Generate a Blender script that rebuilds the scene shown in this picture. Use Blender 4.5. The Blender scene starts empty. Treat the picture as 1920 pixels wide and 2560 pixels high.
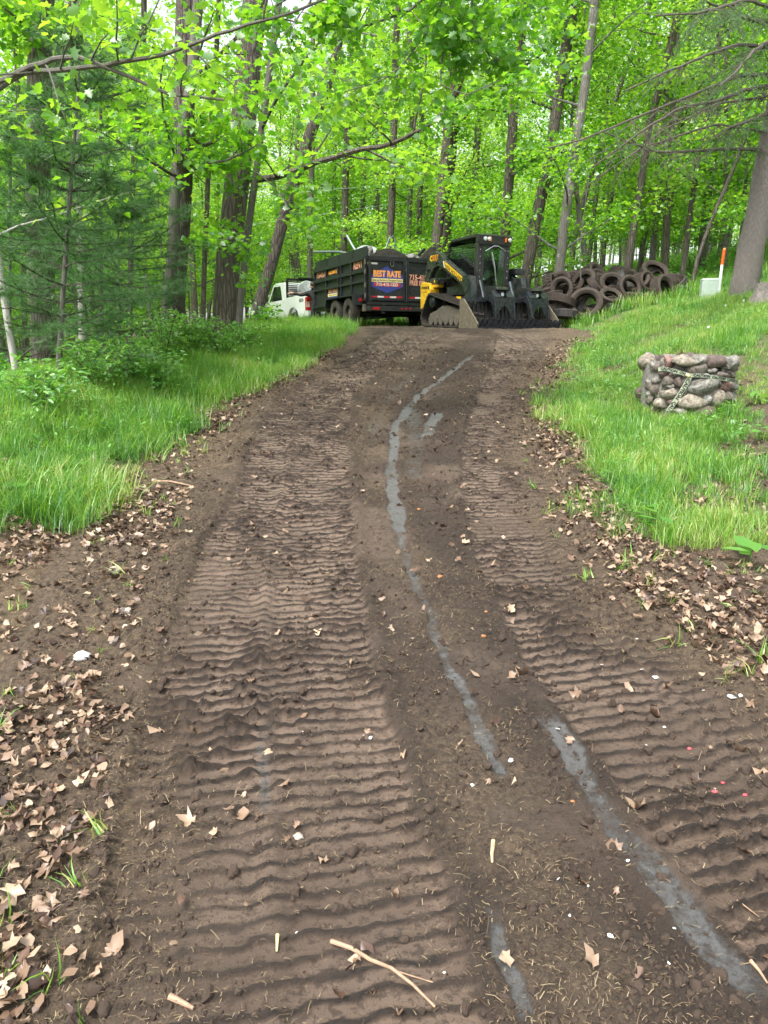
import bpy, bmesh, math, random
import numpy as np
from mathutils import Vector, Matrix, Euler

# ------------------------------------------------------------------ camera, sky, sun, exposure
S = bpy.context.scene
CAMZ, PITCH, FPX = 1.7, math.radians(12.6), 1830.0          # eye height, downward pitch, focal length in photo pixels (1920 x 2560)
cam_data = bpy.data.cameras.new("camera"); cam = bpy.data.objects.new("camera", cam_data)
S.collection.objects.link(cam); S.camera = cam
cam.location = (0, 0, CAMZ); cam.rotation_euler = (math.pi/2 - PITCH, 0, 0)
cam_data.sensor_fit = 'VERTICAL'; cam_data.sensor_height = 24.0; cam_data.lens = 24.0*FPX/2560
cam_data.clip_start = 0.05; cam_data.clip_end = 600
SUN_EL, SUN_AZ = math.radians(58), math.radians(215)        # high, behind the camera; soft overcast light
world = bpy.data.worlds.new("World"); S.world = world; world.use_nodes = True
wn, wl = world.node_tree.nodes, world.node_tree.links
bgn = wn['Background']; bgn.inputs['Strength'].default_value = 0.15
sky = wn.new('ShaderNodeTexSky'); sky.sky_type = 'NISHITA'; sky.sun_disc = False
sky.sun_elevation = SUN_EL; sky.sun_rotation = SUN_AZ; sky.dust_density = 4.0; sky.air_density = 1.0
hsv = wn.new('ShaderNodeHueSaturation'); hsv.inputs['Saturation'].default_value = 0.25
wl.new(sky.outputs[0], hsv.inputs['Color']); wl.new(hsv.outputs[0], bgn.inputs['Color'])
sun_data = bpy.data.lights.new("sun", 'SUN'); sun_data.energy = 1.5; sun_data.angle = math.radians(14); sun_data.color = (1, .96, .9)
sun = bpy.data.objects.new("sun", sun_data); S.collection.objects.link(sun)
sun_dir = Vector((math.sin(SUN_AZ)*math.cos(SUN_EL), math.cos(SUN_AZ)*math.cos(SUN_EL), math.sin(SUN_EL)))
sun.rotation_euler = sun_dir.to_track_quat('Z', 'Y').to_euler(); sun.location = sun_dir*50
S.view_settings.view_transform = 'Standard'; S.view_settings.look = 'None'; S.view_settings.gamma = 1
S.view_settings.exposure = 1.6
S.render.engine = 'CYCLES'
S.cycles.max_bounces = 8; S.cycles.diffuse_bounces = 4; S.cycles.transmission_bounces = 6; S.cycles.glossy_bounces = 3
S.cycles.use_denoising = True; S.cycles.use_adaptive_sampling = True; S.cycles.adaptive_threshold = .02

# ------------------------------------------------------------------ helpers
COL = S.collection
rng = np.random.default_rng(7); random.seed(7)
def sst(a, b, x):
    t = np.clip((np.asarray(x, float)-a)/(b-a), 0, 1); return t*t*(3-2*t)
_tab = np.random.default_rng(3).random((8, 256, 256))
def vnoise(x, y, k=0):
    x = np.asarray(x, float); y = np.asarray(y, float)
    xi = np.floor(x).astype(int); yi = np.floor(y).astype(int); fx = x-xi; fy = y-yi
    fx = fx*fx*(3-2*fx); fy = fy*fy*(3-2*fy); T = _tab[k % 8]
    a = T[xi & 255, yi & 255]; b = T[(xi+1) & 255, yi & 255]; c = T[xi & 255, (yi+1) & 255]; d = T[(xi+1) & 255, (yi+1) & 255]
    return (a*(1-fx)+b*fx)*(1-fy)+(c*(1-fx)+d*fx)*fy
def fbm(x, y, o=4, k=0):
    s = 0; a = 1; t = 0
    for i in range(o):
        s = s+a*vnoise(np.asarray(x)*2**i+17.3*i, np.asarray(y)*2**i+9.1*i, k+i); t += a; a *= .5
    return s/t
def tag(o, label=None, cat=None, group=None, kind=None):
    if label: o['label'] = label
    if cat: o['category'] = cat
    if group: o['group'] = group
    if kind: o['kind'] = kind
    return o
def link(name, data, parent=None):
    o = bpy.data.objects.new(name, data); COL.objects.link(o)
    if parent: o.parent = parent
    return o
def empty(name, loc, rz=0, label=None, cat=None, group=None):
    o = link(name, None); o.location = loc; o.rotation_euler = (0, 0, rz); o.empty_display_size = .2
    return tag(o, label, cat, group)
def np_mesh(name, V, Fc, mat=None, smooth=False, attrs=None):
    """fast mesh from arrays: V (n,3), Fc (m,k) with one k"""
    me = bpy.data.meshes.new(name); V = np.asarray(V, np.float32); Fc = np.asarray(Fc, np.int32)
    m, k = Fc.shape
    me.vertices.add(len(V)); me.vertices.foreach_set('co', V.ravel())
    me.loops.add(m*k); me.loops.foreach_set('vertex_index', Fc.ravel())
    me.polygons.add(m); me.polygons.foreach_set('loop_start', np.arange(0, m*k, k, dtype=np.int32))
    if smooth: me.polygons.foreach_set('use_smooth', np.ones(m, bool))
    for n, (typ, arr) in (attrs or {}).items():
        a = me.attributes.new(n, typ, 'POINT'); a.data.foreach_set('vector' if typ == 'FLOAT_VECTOR' else 'value', np.asarray(arr).ravel().astype(np.int32 if typ == 'INT' else np.float32))
    me.update(calc_edges=True); me.validate()
    if mat: me.materials.append(mat)
    return me
def mesh_join(parts):
    """[(V, F)] of equal face size -> one (V, F)"""
    Vs, Fs, o = [], [], 0
    for V, Fc in parts:
        Vs.append(V); Fs.append(np.asarray(Fc)+o); o += len(V)
    return np.concatenate(Vs), np.concatenate(Fs)

class MB:
    def __init__(s): s.v = []; s.f = []
    def add(s, vs, fs, M=None):
        o = len(s.v)
        s.v += [tuple(M @ Vector(p)) if M else tuple(p) for p in vs]; s.f += [tuple(i+o for i in f) for f in fs]; return s
    def box(s, c, d, M=None, taper=1.0):
        x, y, z = d[0]/2, d[1]/2, d[2]/2; c = Vector(c); vs = []
        for zz, t in ((-z, 1), (z, taper)):
            for xx, yy in ((-x, -y), (x, -y), (x, y), (-x, y)): vs.append(c+Vector((xx*t, yy*t, zz)))
        return s.add(vs, [(3, 2, 1, 0), (4, 5, 6, 7), (0, 1, 5, 4), (1, 2, 6, 5), (2, 3, 7, 6), (3, 0, 4, 7)], M)
    def span(s, lo, hi, M=None):
        return s.box([(a+b)/2 for a, b in zip(lo, hi)], [abs(b-a) for a, b in zip(lo, hi)], M)
    def path(s, pts, rad, n=8, cap=True, M=None):
        P = [Vector(p) for p in pts]; R = rad if hasattr(rad, '__len__') else [rad]*len(P); vs = []; fs = []; up = None
        for i, p in enumerate(P):
            t = (P[min(i+1, len(P)-1)]-P[max(i-1, 0)]).normalized()
            if up is None: up = t.orthogonal().normalized()
            up = (up-t*up.dot(t)).normalized(); b = t.cross(up)
            for j in range(n):
                a = 2*math.pi*j/n; vs.append(p+(up*math.cos(a)+b*math.sin(a))*R[i])
        for i in range(len(P)-1):
            for j in range(n): k = (j+1) % n; fs.append((i*n+j, i*n+k, (i+1)*n+k, (i+1)*n+j))
        if cap: fs.append(tuple(range(n-1, -1, -1))); fs.append(tuple((len(P)-1)*n+j for j in range(n)))
        return s.add(vs, fs, M)
    def tube(s, a, b, r, r2=None, n=10, M=None): return s.path([a, b], [r, r if r2 is None else r2], n, True, M)
    def prism(s, poly, y0, y1, M=None, axis='y'):
        """poly in (x, z), drawn along y (axis 'x': poly in (y, z), drawn along x)"""
        n = len(poly); mk = (lambda p, q: (p[0], q, p[1])) if axis == 'y' else (lambda p, q: (q, p[0], p[1]))
        vs = [mk(p, y0) for p in poly]+[mk(p, y1) for p in poly]
        fs = [tuple(range(n)), tuple(range(2*n-1, n-1, -1))]+[((i+1) % n, i, n+i, n+(i+1) % n) for i in range(n)]
        return s.add(vs, fs, M)
    def lathe(s, prof, n=24, M=None, closed=True):
        """prof [(radius, along y)] turned about the y axis"""
        m = len(prof); vs = []; fs = []
        for j in range(n):
            a = 2*math.pi*j/n
            for r, y in prof: vs.append((r*math.cos(a), y, r*math.sin(a)))
        for j in range(n):
            k = (j+1) % n
            for i in range(m if closed else m-1): i2 = (i+1) % m; fs.append((j*m+i, j*m+i2, k*m+i2, k*m+i))
        return s.add(vs, fs, M)
    def mesh(s, name, mat, smooth=False, bevel=0):
        me = bpy.data.meshes.new(name); me.from_pydata(s.v, [], s.f)
        bm = bmesh.new(); bm.from_mesh(me); bmesh.ops.recalc_face_normals(bm, faces=bm.faces)
        if bevel:
            ed = [e for e in bm.edges if len(e.link_faces) == 2 and e.calc_face_angle(0) > .6]
            bmesh.ops.bevel(bm, geom=ed, offset=bevel, segments=2, profile=.6, affect='EDGES', clamp_overlap=True)
        if smooth:
            for f in bm.faces: f.smooth = True
        bm.to_mesh(me); bm.free()
        if smooth: me.set_sharp_from_angle(angle=math.radians(40))
        if mat: me.materials.append(mat)
        return me
    def build(s, name, mat, parent=None, smooth=False, bevel=0): return link(name, s.mesh(name, mat, smooth, bevel), parent)
def text_obj(txt, size, mat, parent, M, name='lettering', sx=1.0, weight=0.0, depth=0.0, align='CENTER'):
    cu = bpy.data.curves.new('t', 'FONT'); cu.body = txt; cu.size = size; cu.align_x = align; cu.align_y = 'CENTER'; cu.offset = weight; cu.extrude = depth; cu.resolution_u = 3
    o = bpy.data.objects.new('t', cu); COL.objects.link(o)
    me = bpy.data.meshes.new_from_object(o.evaluated_get(bpy.context.evaluated_depsgraph_get())); COL.objects.unlink(o); bpy.data.objects.remove(o)
    me.transform(M @ Matrix.Diagonal((sx, 1, 1, 1))); me.materials.clear(); me.materials.append(mat)
    return link(name, me, parent)
def copy_tree(o, parent=None):
    c = o.copy(); COL.objects.link(c); c.parent = parent
    for ch in [x for x in o.children]: copy_tree(ch, c)
    return c

# ------------------------------------------------------------------ materials
def ramp(nt, stops, fac, interp='LINEAR'):
    r = nt.nodes.new('ShaderNodeValToRGB'); r.color_ramp.interpolation = interp
    e = r.color_ramp.elements
    while len(e) < len(stops): e.new(.5)
    for el, (p, c) in zip(e, stops): el.position = p; el.color = (*c, 1) if len(c) == 3 else c
    nt.links.new(fac, r.inputs[0]); return r.outputs[0]
def new_mat(name):
    m = bpy.data.materials.new(name); m.use_nodes = True; nt = m.node_tree
    return m, nt, nt.nodes['Principled BSDF']
def noise(nt, scale, detail=4, rough=.6, vec=None, dim='3D'):
    n = nt.nodes.new('ShaderNodeTexNoise'); n.inputs['Scale'].default_value = scale; n.inputs['Detail'].default_value = detail; n.inputs['Roughness'].default_value = rough
    if vec is not None: nt.links.new(vec, n.inputs['Vector'])
    return n.outputs['Fac']
def objco(nt, scale=(1, 1, 1)):
    t = nt.nodes.new('ShaderNodeTexCoord'); mp = nt.nodes.new('ShaderNodeMapping'); mp.inputs['Scale'].default_value = scale
    nt.links.new(t.outputs['Object'], mp.inputs['Vector']); return mp.outputs[0]
def bump(nt, bsdf, h, strength=.3, dist=.02, normal=None):
    b = nt.nodes.new('ShaderNodeBump'); b.inputs['Strength'].default_value = strength; b.inputs['Distance'].default_value = dist
    nt.links.new(h, b.inputs['Height'])
    if normal is not None: nt.links.new(normal, b.inputs['Normal'])
    nt.links.new(b.outputs[0], bsdf.inputs['Normal']); return b.outputs[0]
def mixc(nt, fac, a, b, mode='MIX'):
    m = nt.nodes.new('ShaderNodeMix'); m.data_type = 'RGBA'; m.blend_type = mode
    for s, v in ((0, fac), (6, a), (7, b)):
        if hasattr(v, 'node'): nt.links.new(v, m.inputs[s])
        else: m.inputs[s].default_value = v if s == 0 else ((*v, 1) if len(v) == 3 else v)
    return m.outputs[2]
def math_n(nt, op, a, b=0.0, clamp=False):
    m = nt.nodes.new('ShaderNodeMath'); m.operation = op; m.use_clamp = clamp
    for i, v in enumerate((a, b)):
        if hasattr(v, 'node'): nt.links.new(v, m.inputs[i])
        else: m.inputs[i].default_value = v
    return m.outputs[0]
def attr(nt, name):
    a = nt.nodes.new('ShaderNodeAttribute'); a.attribute_name = name; return a.outputs['Fac']
def island(nt): return nt.nodes.new('ShaderNodeNewGeometry').outputs['Random Per Island']
def objrand(nt): return nt.nodes.new('ShaderNodeObjectInfo').outputs['Random']
def paint(name, c, rough=.4, metal=0, var=.25, dirt=None, dirt_amt=.5, scale=6, bmp=0.0, coat=0):
    m, nt, b = new_mat(name); v = objco(nt); n = noise(nt, scale, 5, .65, v)
    c1 = [x*(1-var) for x in c]; c2 = [min(1, x*(1+var)) for x in c]
    col = ramp(nt, [(.3, c1), (.7, c2)], n)
    if dirt:
        d = ramp(nt, [(.5-.25*dirt_amt, (0, 0, 0)), (.85-.2*dirt_amt, (1, 1, 1))], noise(nt, scale*2.3, 7, .7, v)); col = mixc(nt, d, col, dirt)
        rr = math_n(nt, 'MULTIPLY_ADD', d, .4); rr.node.inputs[2].default_value = rough; nt.links.new(rr, b.inputs['Roughness'])
    else: b.inputs['Roughness'].default_value = rough
    nt.links.new(col, b.inputs['Base Color']); b.inputs['Metallic'].default_value = metal; b.inputs['Coat Weight'].default_value = coat
    if bmp: bump(nt, b, noise(nt, scale*6, 4, .6, v), bmp, .01)
    return m
def leaf_mat(name, stops, tstops, mixf=.45, gloss=.06, rough=.45, patch=0):
    """thin leaf: diffuse + translucent + a little sheen, colour varied leaf by leaf and tree by tree"""
    m = bpy.data.materials.new(name); m.use_nodes = True; nt = m.node_tree; nt.nodes.clear()
    out = nt.nodes.new('ShaderNodeOutputMaterial'); r = island(nt)
    rr = math_n(nt, 'MULTIPLY_ADD', objrand(nt), .55); rr.node.inputs[2].default_value = -.28
    r2 = math_n(nt, 'ADD', r, rr, True)
    d = nt.nodes.new('ShaderNodeBsdfDiffuse'); t = nt.nodes.new('ShaderNodeBsdfTranslucent'); g = nt.nodes.new('ShaderNodeBsdfGlossy'); g.inputs['Roughness'].default_value = rough
    if patch:
        pn = noise(nt, patch, 3, .5, nt.nodes.new('ShaderNodeNewGeometry').outputs['Position']); pv = math_n(nt, 'MULTIPLY_ADD', pn, 1.5); pv.node.inputs[2].default_value = -.75; r2 = math_n(nt, 'ADD', r2, pv, True)
    nt.links.new(ramp(nt, stops, r2), d.inputs[0]); nt.links.new(ramp(nt, tstops, r2), t.inputs[0])
    a = nt.nodes.new('ShaderNodeMixShader'); a.inputs[0].default_value = mixf; nt.links.new(d.outputs[0], a.inputs[1]); nt.links.new(t.outputs[0], a.inputs[2])
    c = nt.nodes.new('ShaderNodeMixShader'); c.inputs[0].default_value = gloss; nt.links.new(a.outputs[0], c.inputs[1]); nt.links.new(g.outputs[0], c.inputs[2])
    nt.links.new(c.outputs[0], out.inputs[0]); return m
def bark_mat(name, dark, light, ridge=1.0, lichen=None, sc=9):
    m, nt, b = new_mat(name); v = objco(nt, (1, 1, .16)); vr = nt.nodes.new('ShaderNodeTexVoronoi'); vr.feature = 'DISTANCE_TO_EDGE'; vr.inputs['Scale'].default_value = sc*2.2
    w = nt.nodes.new('ShaderNodeMix'); w.data_type = 'VECTOR'; w.inputs[0].default_value = .06
    nn = nt.nodes.new('ShaderNodeTexNoise'); nn.inputs['Scale'].default_value = 7; nt.links.new(v, nn.inputs['Vector'])
    nt.links.new(v, w.inputs[4]); nt.links.new(nn.outputs['Color'], w.inputs[5]); nt.links.new(w.outputs[1], vr.inputs['Vector'])
    h = ramp(nt, [(0, (0, 0, 0)), (.22, (1, 1, 1))], vr.outputs['Distance']); fine = noise(nt, sc*5, 5, .7, v)
    hh = math_n(nt, 'ADD', math_n(nt, 'MULTIPLY', h, ridge), fine)
    col = mixc(nt, math_n(nt, 'MULTIPLY', hh, .5, True), dark, light)
    if lichen:
        pat = ramp(nt, [(.56, (0, 0, 0)), (.64, (1, 1, 1))], noise(nt, 5, 6, .7, objco(nt))); col = mixc(nt, pat, col, lichen)
    nt.links.new(col, b.inputs['Base Color']); b.inputs['Roughness'].default_value = .9
    bump(nt, b, hh, .8, .02*ridge+.004); return m
M = {}
M['maple'] = leaf_mat('maple_leaf', [(0, (.05, .17, .015)), (.5, (.11, .3, .025)), (1, (.2, .42, .035))], [(0, (.17, .46, .015)), (.5, (.33, .68, .025)), (1, (.56, .86, .05))], .54)
M['maple_near'] = leaf_mat('near_maple_leaf', [(0, (.035, .15, .015)), (.6, (.08, .25, .02)), (1, (.14, .34, .02))], [(0, (.2, .52, .02)), (1, (.46, .78, .04))], .58, .08)
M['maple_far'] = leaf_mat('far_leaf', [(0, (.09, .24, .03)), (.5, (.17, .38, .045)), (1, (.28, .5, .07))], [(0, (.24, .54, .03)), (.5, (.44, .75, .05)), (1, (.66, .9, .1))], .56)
M['grass'] = leaf_mat('grass_blade', [(0, (.045, .16, .035)), (.45, (.12, .32, .035)), (.85, (.25, .45, .05)), (1, (.42, .44, .16))], [(0, (.14, .38, .03)), (.6, (.3, .58, .03)), (1, (.55, .6, .12))], .42, .06, .45, 1.1)
M['herb'] = leaf_mat('herb_leaf', [(0, (.06, .2, .035)), (.6, (.11, .3, .05)), (1, (.18, .38, .07))], [(0, (.14, .4, .03)), (1, (.32, .6, .07))], .45)
M['pine'] = leaf_mat('pine_needle', [(0, (.035, .11, .03)), (.6, (.08, .2, .055)), (1, (.14, .29, .08))], [(0, (.06, .18, .04)), (1, (.18, .38, .09))], .42, .05)
M['dead_leaf'] = leaf_mat('dead_leaf', [(0, (.04, .022, .015)), (.25, (.12, .07, .045)), (.55, (.24, .16, .105)), (.85, (.38, .28, .19)), (1, (.55, .45, .33))], [(0, (.05, .03, .02)), (1, (.25, .18, .12))], .15, .05)
M['straw'] = leaf_mat('straw', [(0, (.07, .045, .028)), (.5, (.19, .135, .08)), (1, (.4, .32, .19))], [(0, (.1, .07, .04)), (1, (.3, .25, .15))], .2, .03)
M['bark_oak'] = bark_mat('rough_bark', (.04, .033, .026), (.2, .172, .14), 1.0)
M['bark_dark'] = bark_mat('dark_bark', (.03, .025, .02), (.145, .122, .1), 1.0)
M['bark_smooth'] = bark_mat('smooth_grey_bark', (.07, .065, .055), (.2, .19, .16), .35)
M['bark_grey'] = bark_mat('grey_lichen_bark', (.07, .065, .055), (.22, .21, .18), .6, (.36, .38, .33))
M['bark_spruce'] = bark_mat('scaly_spruce_bark', (.08, .07, .06), (.27, .24, .22), .5, None, 20)
M['bark_birch'] = bark_mat('white_birch_bark', (.25, .24, .22), (.62, .6, .56), .2)
M['bark_far'] = bark_mat('far_bark', (.06, .053, .045), (.22, .2, .172), .8)
M['twig'] = paint('dead_twig', (.085, .07, .056), .9, 0, .4, None, scale=20)

# ------------------------------------------------------------------ the lie of the land
K = 2560/2212.0
def ray(px, py):
    a = (px-960)/FPX; b = (1280-py)/FPX
    return np.array([a, math.cos(PITCH)+b*math.sin(PITCH), -math.sin(PITCH)+b*math.cos(PITCH)])
def P(y): 
    y = np.asarray(y, float)
    return np.where(y < 14.4, .14*y, .14*14.4+.042*(y-14.4)) + .02*np.maximum(0, y-34) - .0002*np.maximum(0, y-60)**2*0
def _pt(px, py):                                            # pixel -> bare slope (no side banks)
    d = ray(px, py); t = np.geomspace(.5, 200, 4000); pts = d[None]*t[:, None]; i = int(np.argmax(CAMZ+pts[:, 2] < P(pts[:, 1]))); return pts[i, 0], pts[i, 1]
def curve(lst):
    q = np.array([_pt(x*K, y*K) for x, y in lst]); q = q[np.argsort(q[:, 1])]; return q[:, 0], q[:, 1]
ROADL = curve([(768, 722), (690, 790), (560, 860), (450, 960), (370, 1130), (310, 1310), (250, 1560), (190, 1850), (150, 2212)])
ROADR = curve([(1210, 722), (1160, 800), (1130, 900), (1140, 1000), (1220, 1150), (1320, 1310), (1500, 1420), (1659, 1500)])
def roadl(y): return np.interp(y, ROADL[1], ROADL[0])
def roadr(y):
    y = np.asarray(y, float); return np.where(y > 14.4, 3.4, np.interp(y, ROADR[1], ROADR[0]))
GRASSL = curve([(770, 722), (640, 800), (500, 870), (420, 930), (330, 1010), (230, 1100), (150, 1180), (-100, 1215)])
GRASSR = curve([(1300, 722), (1190, 790), (1160, 850), (1200, 950), (1250, 1050), (1300, 1120), (1400, 1180), (1750, 1195)])
def H(x, y):
    x = np.asarray(x, float); y = np.asarray(y, float); z = P(y)
    u = roadl(y)-x
    near = sst(1.5, 4.5, y)
    z = z + .32*sst(.25, 1.6, u)*(1-.75*sst(7.5, 12, y))*(1-sst(17, 23, y))*near - (.5*sst(2.0, 3.6, u)*near + .14*np.clip(u-3.6, 0, 22))
    w = x-2.4-1.6*sst(9, 14, y)
    z = z + .235*np.clip(w, 0, 12)*sst(4, 11, y)*sst(0, 1.5, w) + .03*np.clip(x-2, 0, 40)*sst(20, 45, y)
    z = z + (fbm(x*.35, y*.35, 3, 2)-.5)*.22*(sst(.3, 1.5, u)+sst(.2, 1.5, x-roadr(y)))
    return z
def at(px, py, far=200):
    """photo pixel -> the point of the ground it shows"""
    d = ray(px, py); t = np.geomspace(.6, far, 5000); p = d[None]*t[:, None]; hit = CAMZ+p[:, 2] < H(p[:, 0], p[:, 1])
    i = int(np.argmax(hit)) if hit.any() else len(t)-1; return Vector((p[i, 0], p[i, 1], float(H(p[i, 0], p[i, 1]))))
def atY(px, py, Y):
    """photo pixel -> the point at distance Y in front of the camera"""
    d = ray(px, py); t = Y/d[1]; return Vector((d[0]*t, Y, CAMZ+d[2]*t))
def pxm(px, Y): return px*Y/FPX/math.cos(PITCH)*1.0
def ground(x, y): return float(H(x, y))
# ------------------------------------------------------------------ ground
def ground_mats():
    m, nt, b = new_mat('churned_mud'); v = objco(nt)
    pad, clay, dry = attr(nt, 'pad'), attr(nt, 'clay'), attr(nt, 'dry')
    n1 = noise(nt, 3.0, 6, .65, v); n2 = ramp(nt, [(.36, (0, 0, 0)), (.64, (1, 1, 1))], noise(nt, 38, 8, .8, v)); n3 = noise(nt, 150, 4, .7, v)
    crumb = mixc(nt, n2, (.014, .009, .0055), (.1, .066, .041)); crumb = mixc(nt, ramp(nt, [(.35, (0, 0, 0)), (.7, (1, 1, 1))], n1), crumb, (.037, .0245, .016))
    crumb = mixc(nt, math_n(nt, 'MULTIPLY', dry, .75), crumb, mixc(nt, n2, (.045, .03, .019), (.27, .195, .122)))
    fleck = ramp(nt, [(.66, (0, 0, 0)), (.72, (1, 1, 1))], noise(nt, 260, 2, .5, v)); crumb = mixc(nt, math_n(nt, 'MULTIPLY', fleck, .5), crumb, (.28, .2, .12))
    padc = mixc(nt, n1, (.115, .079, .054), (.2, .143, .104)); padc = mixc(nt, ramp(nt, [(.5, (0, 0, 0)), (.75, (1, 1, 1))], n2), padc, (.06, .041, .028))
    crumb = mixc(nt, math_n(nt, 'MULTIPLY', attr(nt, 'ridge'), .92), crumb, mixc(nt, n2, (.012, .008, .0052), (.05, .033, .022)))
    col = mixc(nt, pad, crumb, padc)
    edge = math_n(nt, 'ADD', clay, math_n(nt, 'MULTIPLY', math_n(nt, 'SUBTRACT', noise(nt, 24, 8, .75, v), .5), 1.5)); edge = ramp(nt, [(.34, (0, 0, 0)), (.72, (1, 1, 1))], edge)
    clayc = mixc(nt, n1, (.07, .071, .07), (.125, .126, .124)); clayc = mixc(nt, ramp(nt, [(.5, (0, 0, 0)), (.8, (1, 1, 1))], n2), clayc, (.06, .05, .041)); col = mixc(nt, edge, col, clayc)
    nt.links.new(col, b.inputs['Base Color'])
    r = math_n(nt, 'SUBTRACT', .93, math_n(nt, 'MULTIPLY', pad, .22)); r = math_n(nt, 'SUBTRACT', r, math_n(nt, 'MULTIPLY', edge, math_n(nt, 'MULTIPLY', n1, .55))); nt.links.new(r, b.inputs['Roughness'])
    h = math_n(nt, 'ADD', n2, math_n(nt, 'MULTIPLY', n3, .6)); h = math_n(nt, 'MULTIPLY', h, math_n(nt, 'SUBTRACT', 1.0, math_n(nt, 'MULTIPLY', math_n(nt, 'MAXIMUM', pad, edge), .7)))
    bump(nt, b, h, .9, .018); M['mud'] = m
    m, nt, b = new_mat('forest_floor'); v = objco(nt); g, d = attr(nt, 'grassy'), attr(nt, 'dirt')
    n1 = noise(nt, .8, 5, .65, v); n2 = noise(nt, 22, 6, .75, v)
    lit = mixc(nt, n2, (.04, .027, .017), (.21, .14, .09)); gr = mixc(nt, n2, (.035, .07, .015), (.08, .17, .03))
    gf = math_n(nt, 'ADD', g, math_n(nt, 'MULTIPLY', math_n(nt, 'SUBTRACT', n1, .5), .8), True)
    col = mixc(nt, gf, lit, gr); col = mixc(nt, d, col, mixc(nt, n2, (.045, .03, .02), (.13, .09, .065)))
    nt.links.new(col, b.inputs['Base Color']); b.inputs['Roughness'].default_value = .95; bump(nt, b, n2, .9, .04); M['floor'] = m
ground_mats()

TY = np.linspace(.4, 21, 2500)
def ycurve(lst):
    x, y = curve(lst)
    def f(Y):
        Y = np.asarray(Y, float); lo = x[0]+(x[1]-x[0])/(y[1]-y[0])*(Y-y[0]); hi = x[-1]+(x[-1]-x[-2])/(y[-1]-y[-2])*(Y-y[-1])
        return np.where(Y < y[0], lo, np.where(Y > y[-1], np.clip(hi, x[-1]-1, x[-1]+1), np.interp(Y, y, x)))
    return f
def smooth_tab(f, w=60):
    t = f(TY); k = np.hanning(w); k /= k.sum(); tp = np.pad(t, w, mode='edge'); return np.convolve(tp, k, 'same')[w:-w]
STRIPS = [  # paths pressed by the loader's tracks, oldest first
    ([(760, 790), (640, 870), (600, 950), (580, 1050), (520, 1200), (470, 1400), (430, 1700), (420, 2000), (400, 2212)], .24, 1.4),
    ([(1140, 800), (1120, 880), (1110, 1000), (1160, 1130), (1240, 1300), (1400, 1450), (1600, 1600)], .24, 14.0),
    ([(900, 740), (800, 790), (715, 860), (700, 950), (690, 1050), (680, 1200), (690, 1400), (740, 1700), (800, 2000), (840, 2212)], .23, .9),
    ([(1100, 740), (1090, 800), (1070, 860), (1055, 950), (1065, 1050), (1115, 1200), (1190, 1350), (1340, 1550), (1520, 1750)], .23, 3.3)]
CLAY = [([(1020, 770), (940, 830), (890, 870), (855, 920), (845, 1000), (850, 1080), (862, 1150)], .05, .8, None),
        ([(862, 1150), (890, 1240), (930, 1330), (965, 1430), (1015, 1530), (1060, 1620), (1095, 1690)], .03, .66, None),
        ([(1190, 1560), (1245, 1670), (1330, 1790), (1420, 1900), (1530, 2030), (1680, 2180)], .05, .75, None),
        ([(1060, 1960), (1095, 2060), (1125, 2130), (1150, 2200)], .03, .7, None),
        ([(900, 800), (850, 850), (815, 900), (805, 940)], .07, .4, None), ([(945, 890), (930, 920), (920, 945)], .07, .85, None), ([(890, 880), (900, 940), (890, 1030)], .09, .42, None),
        ([(570, 1540), (565, 1640), (570, 1760)], .03, .45, None)]
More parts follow.
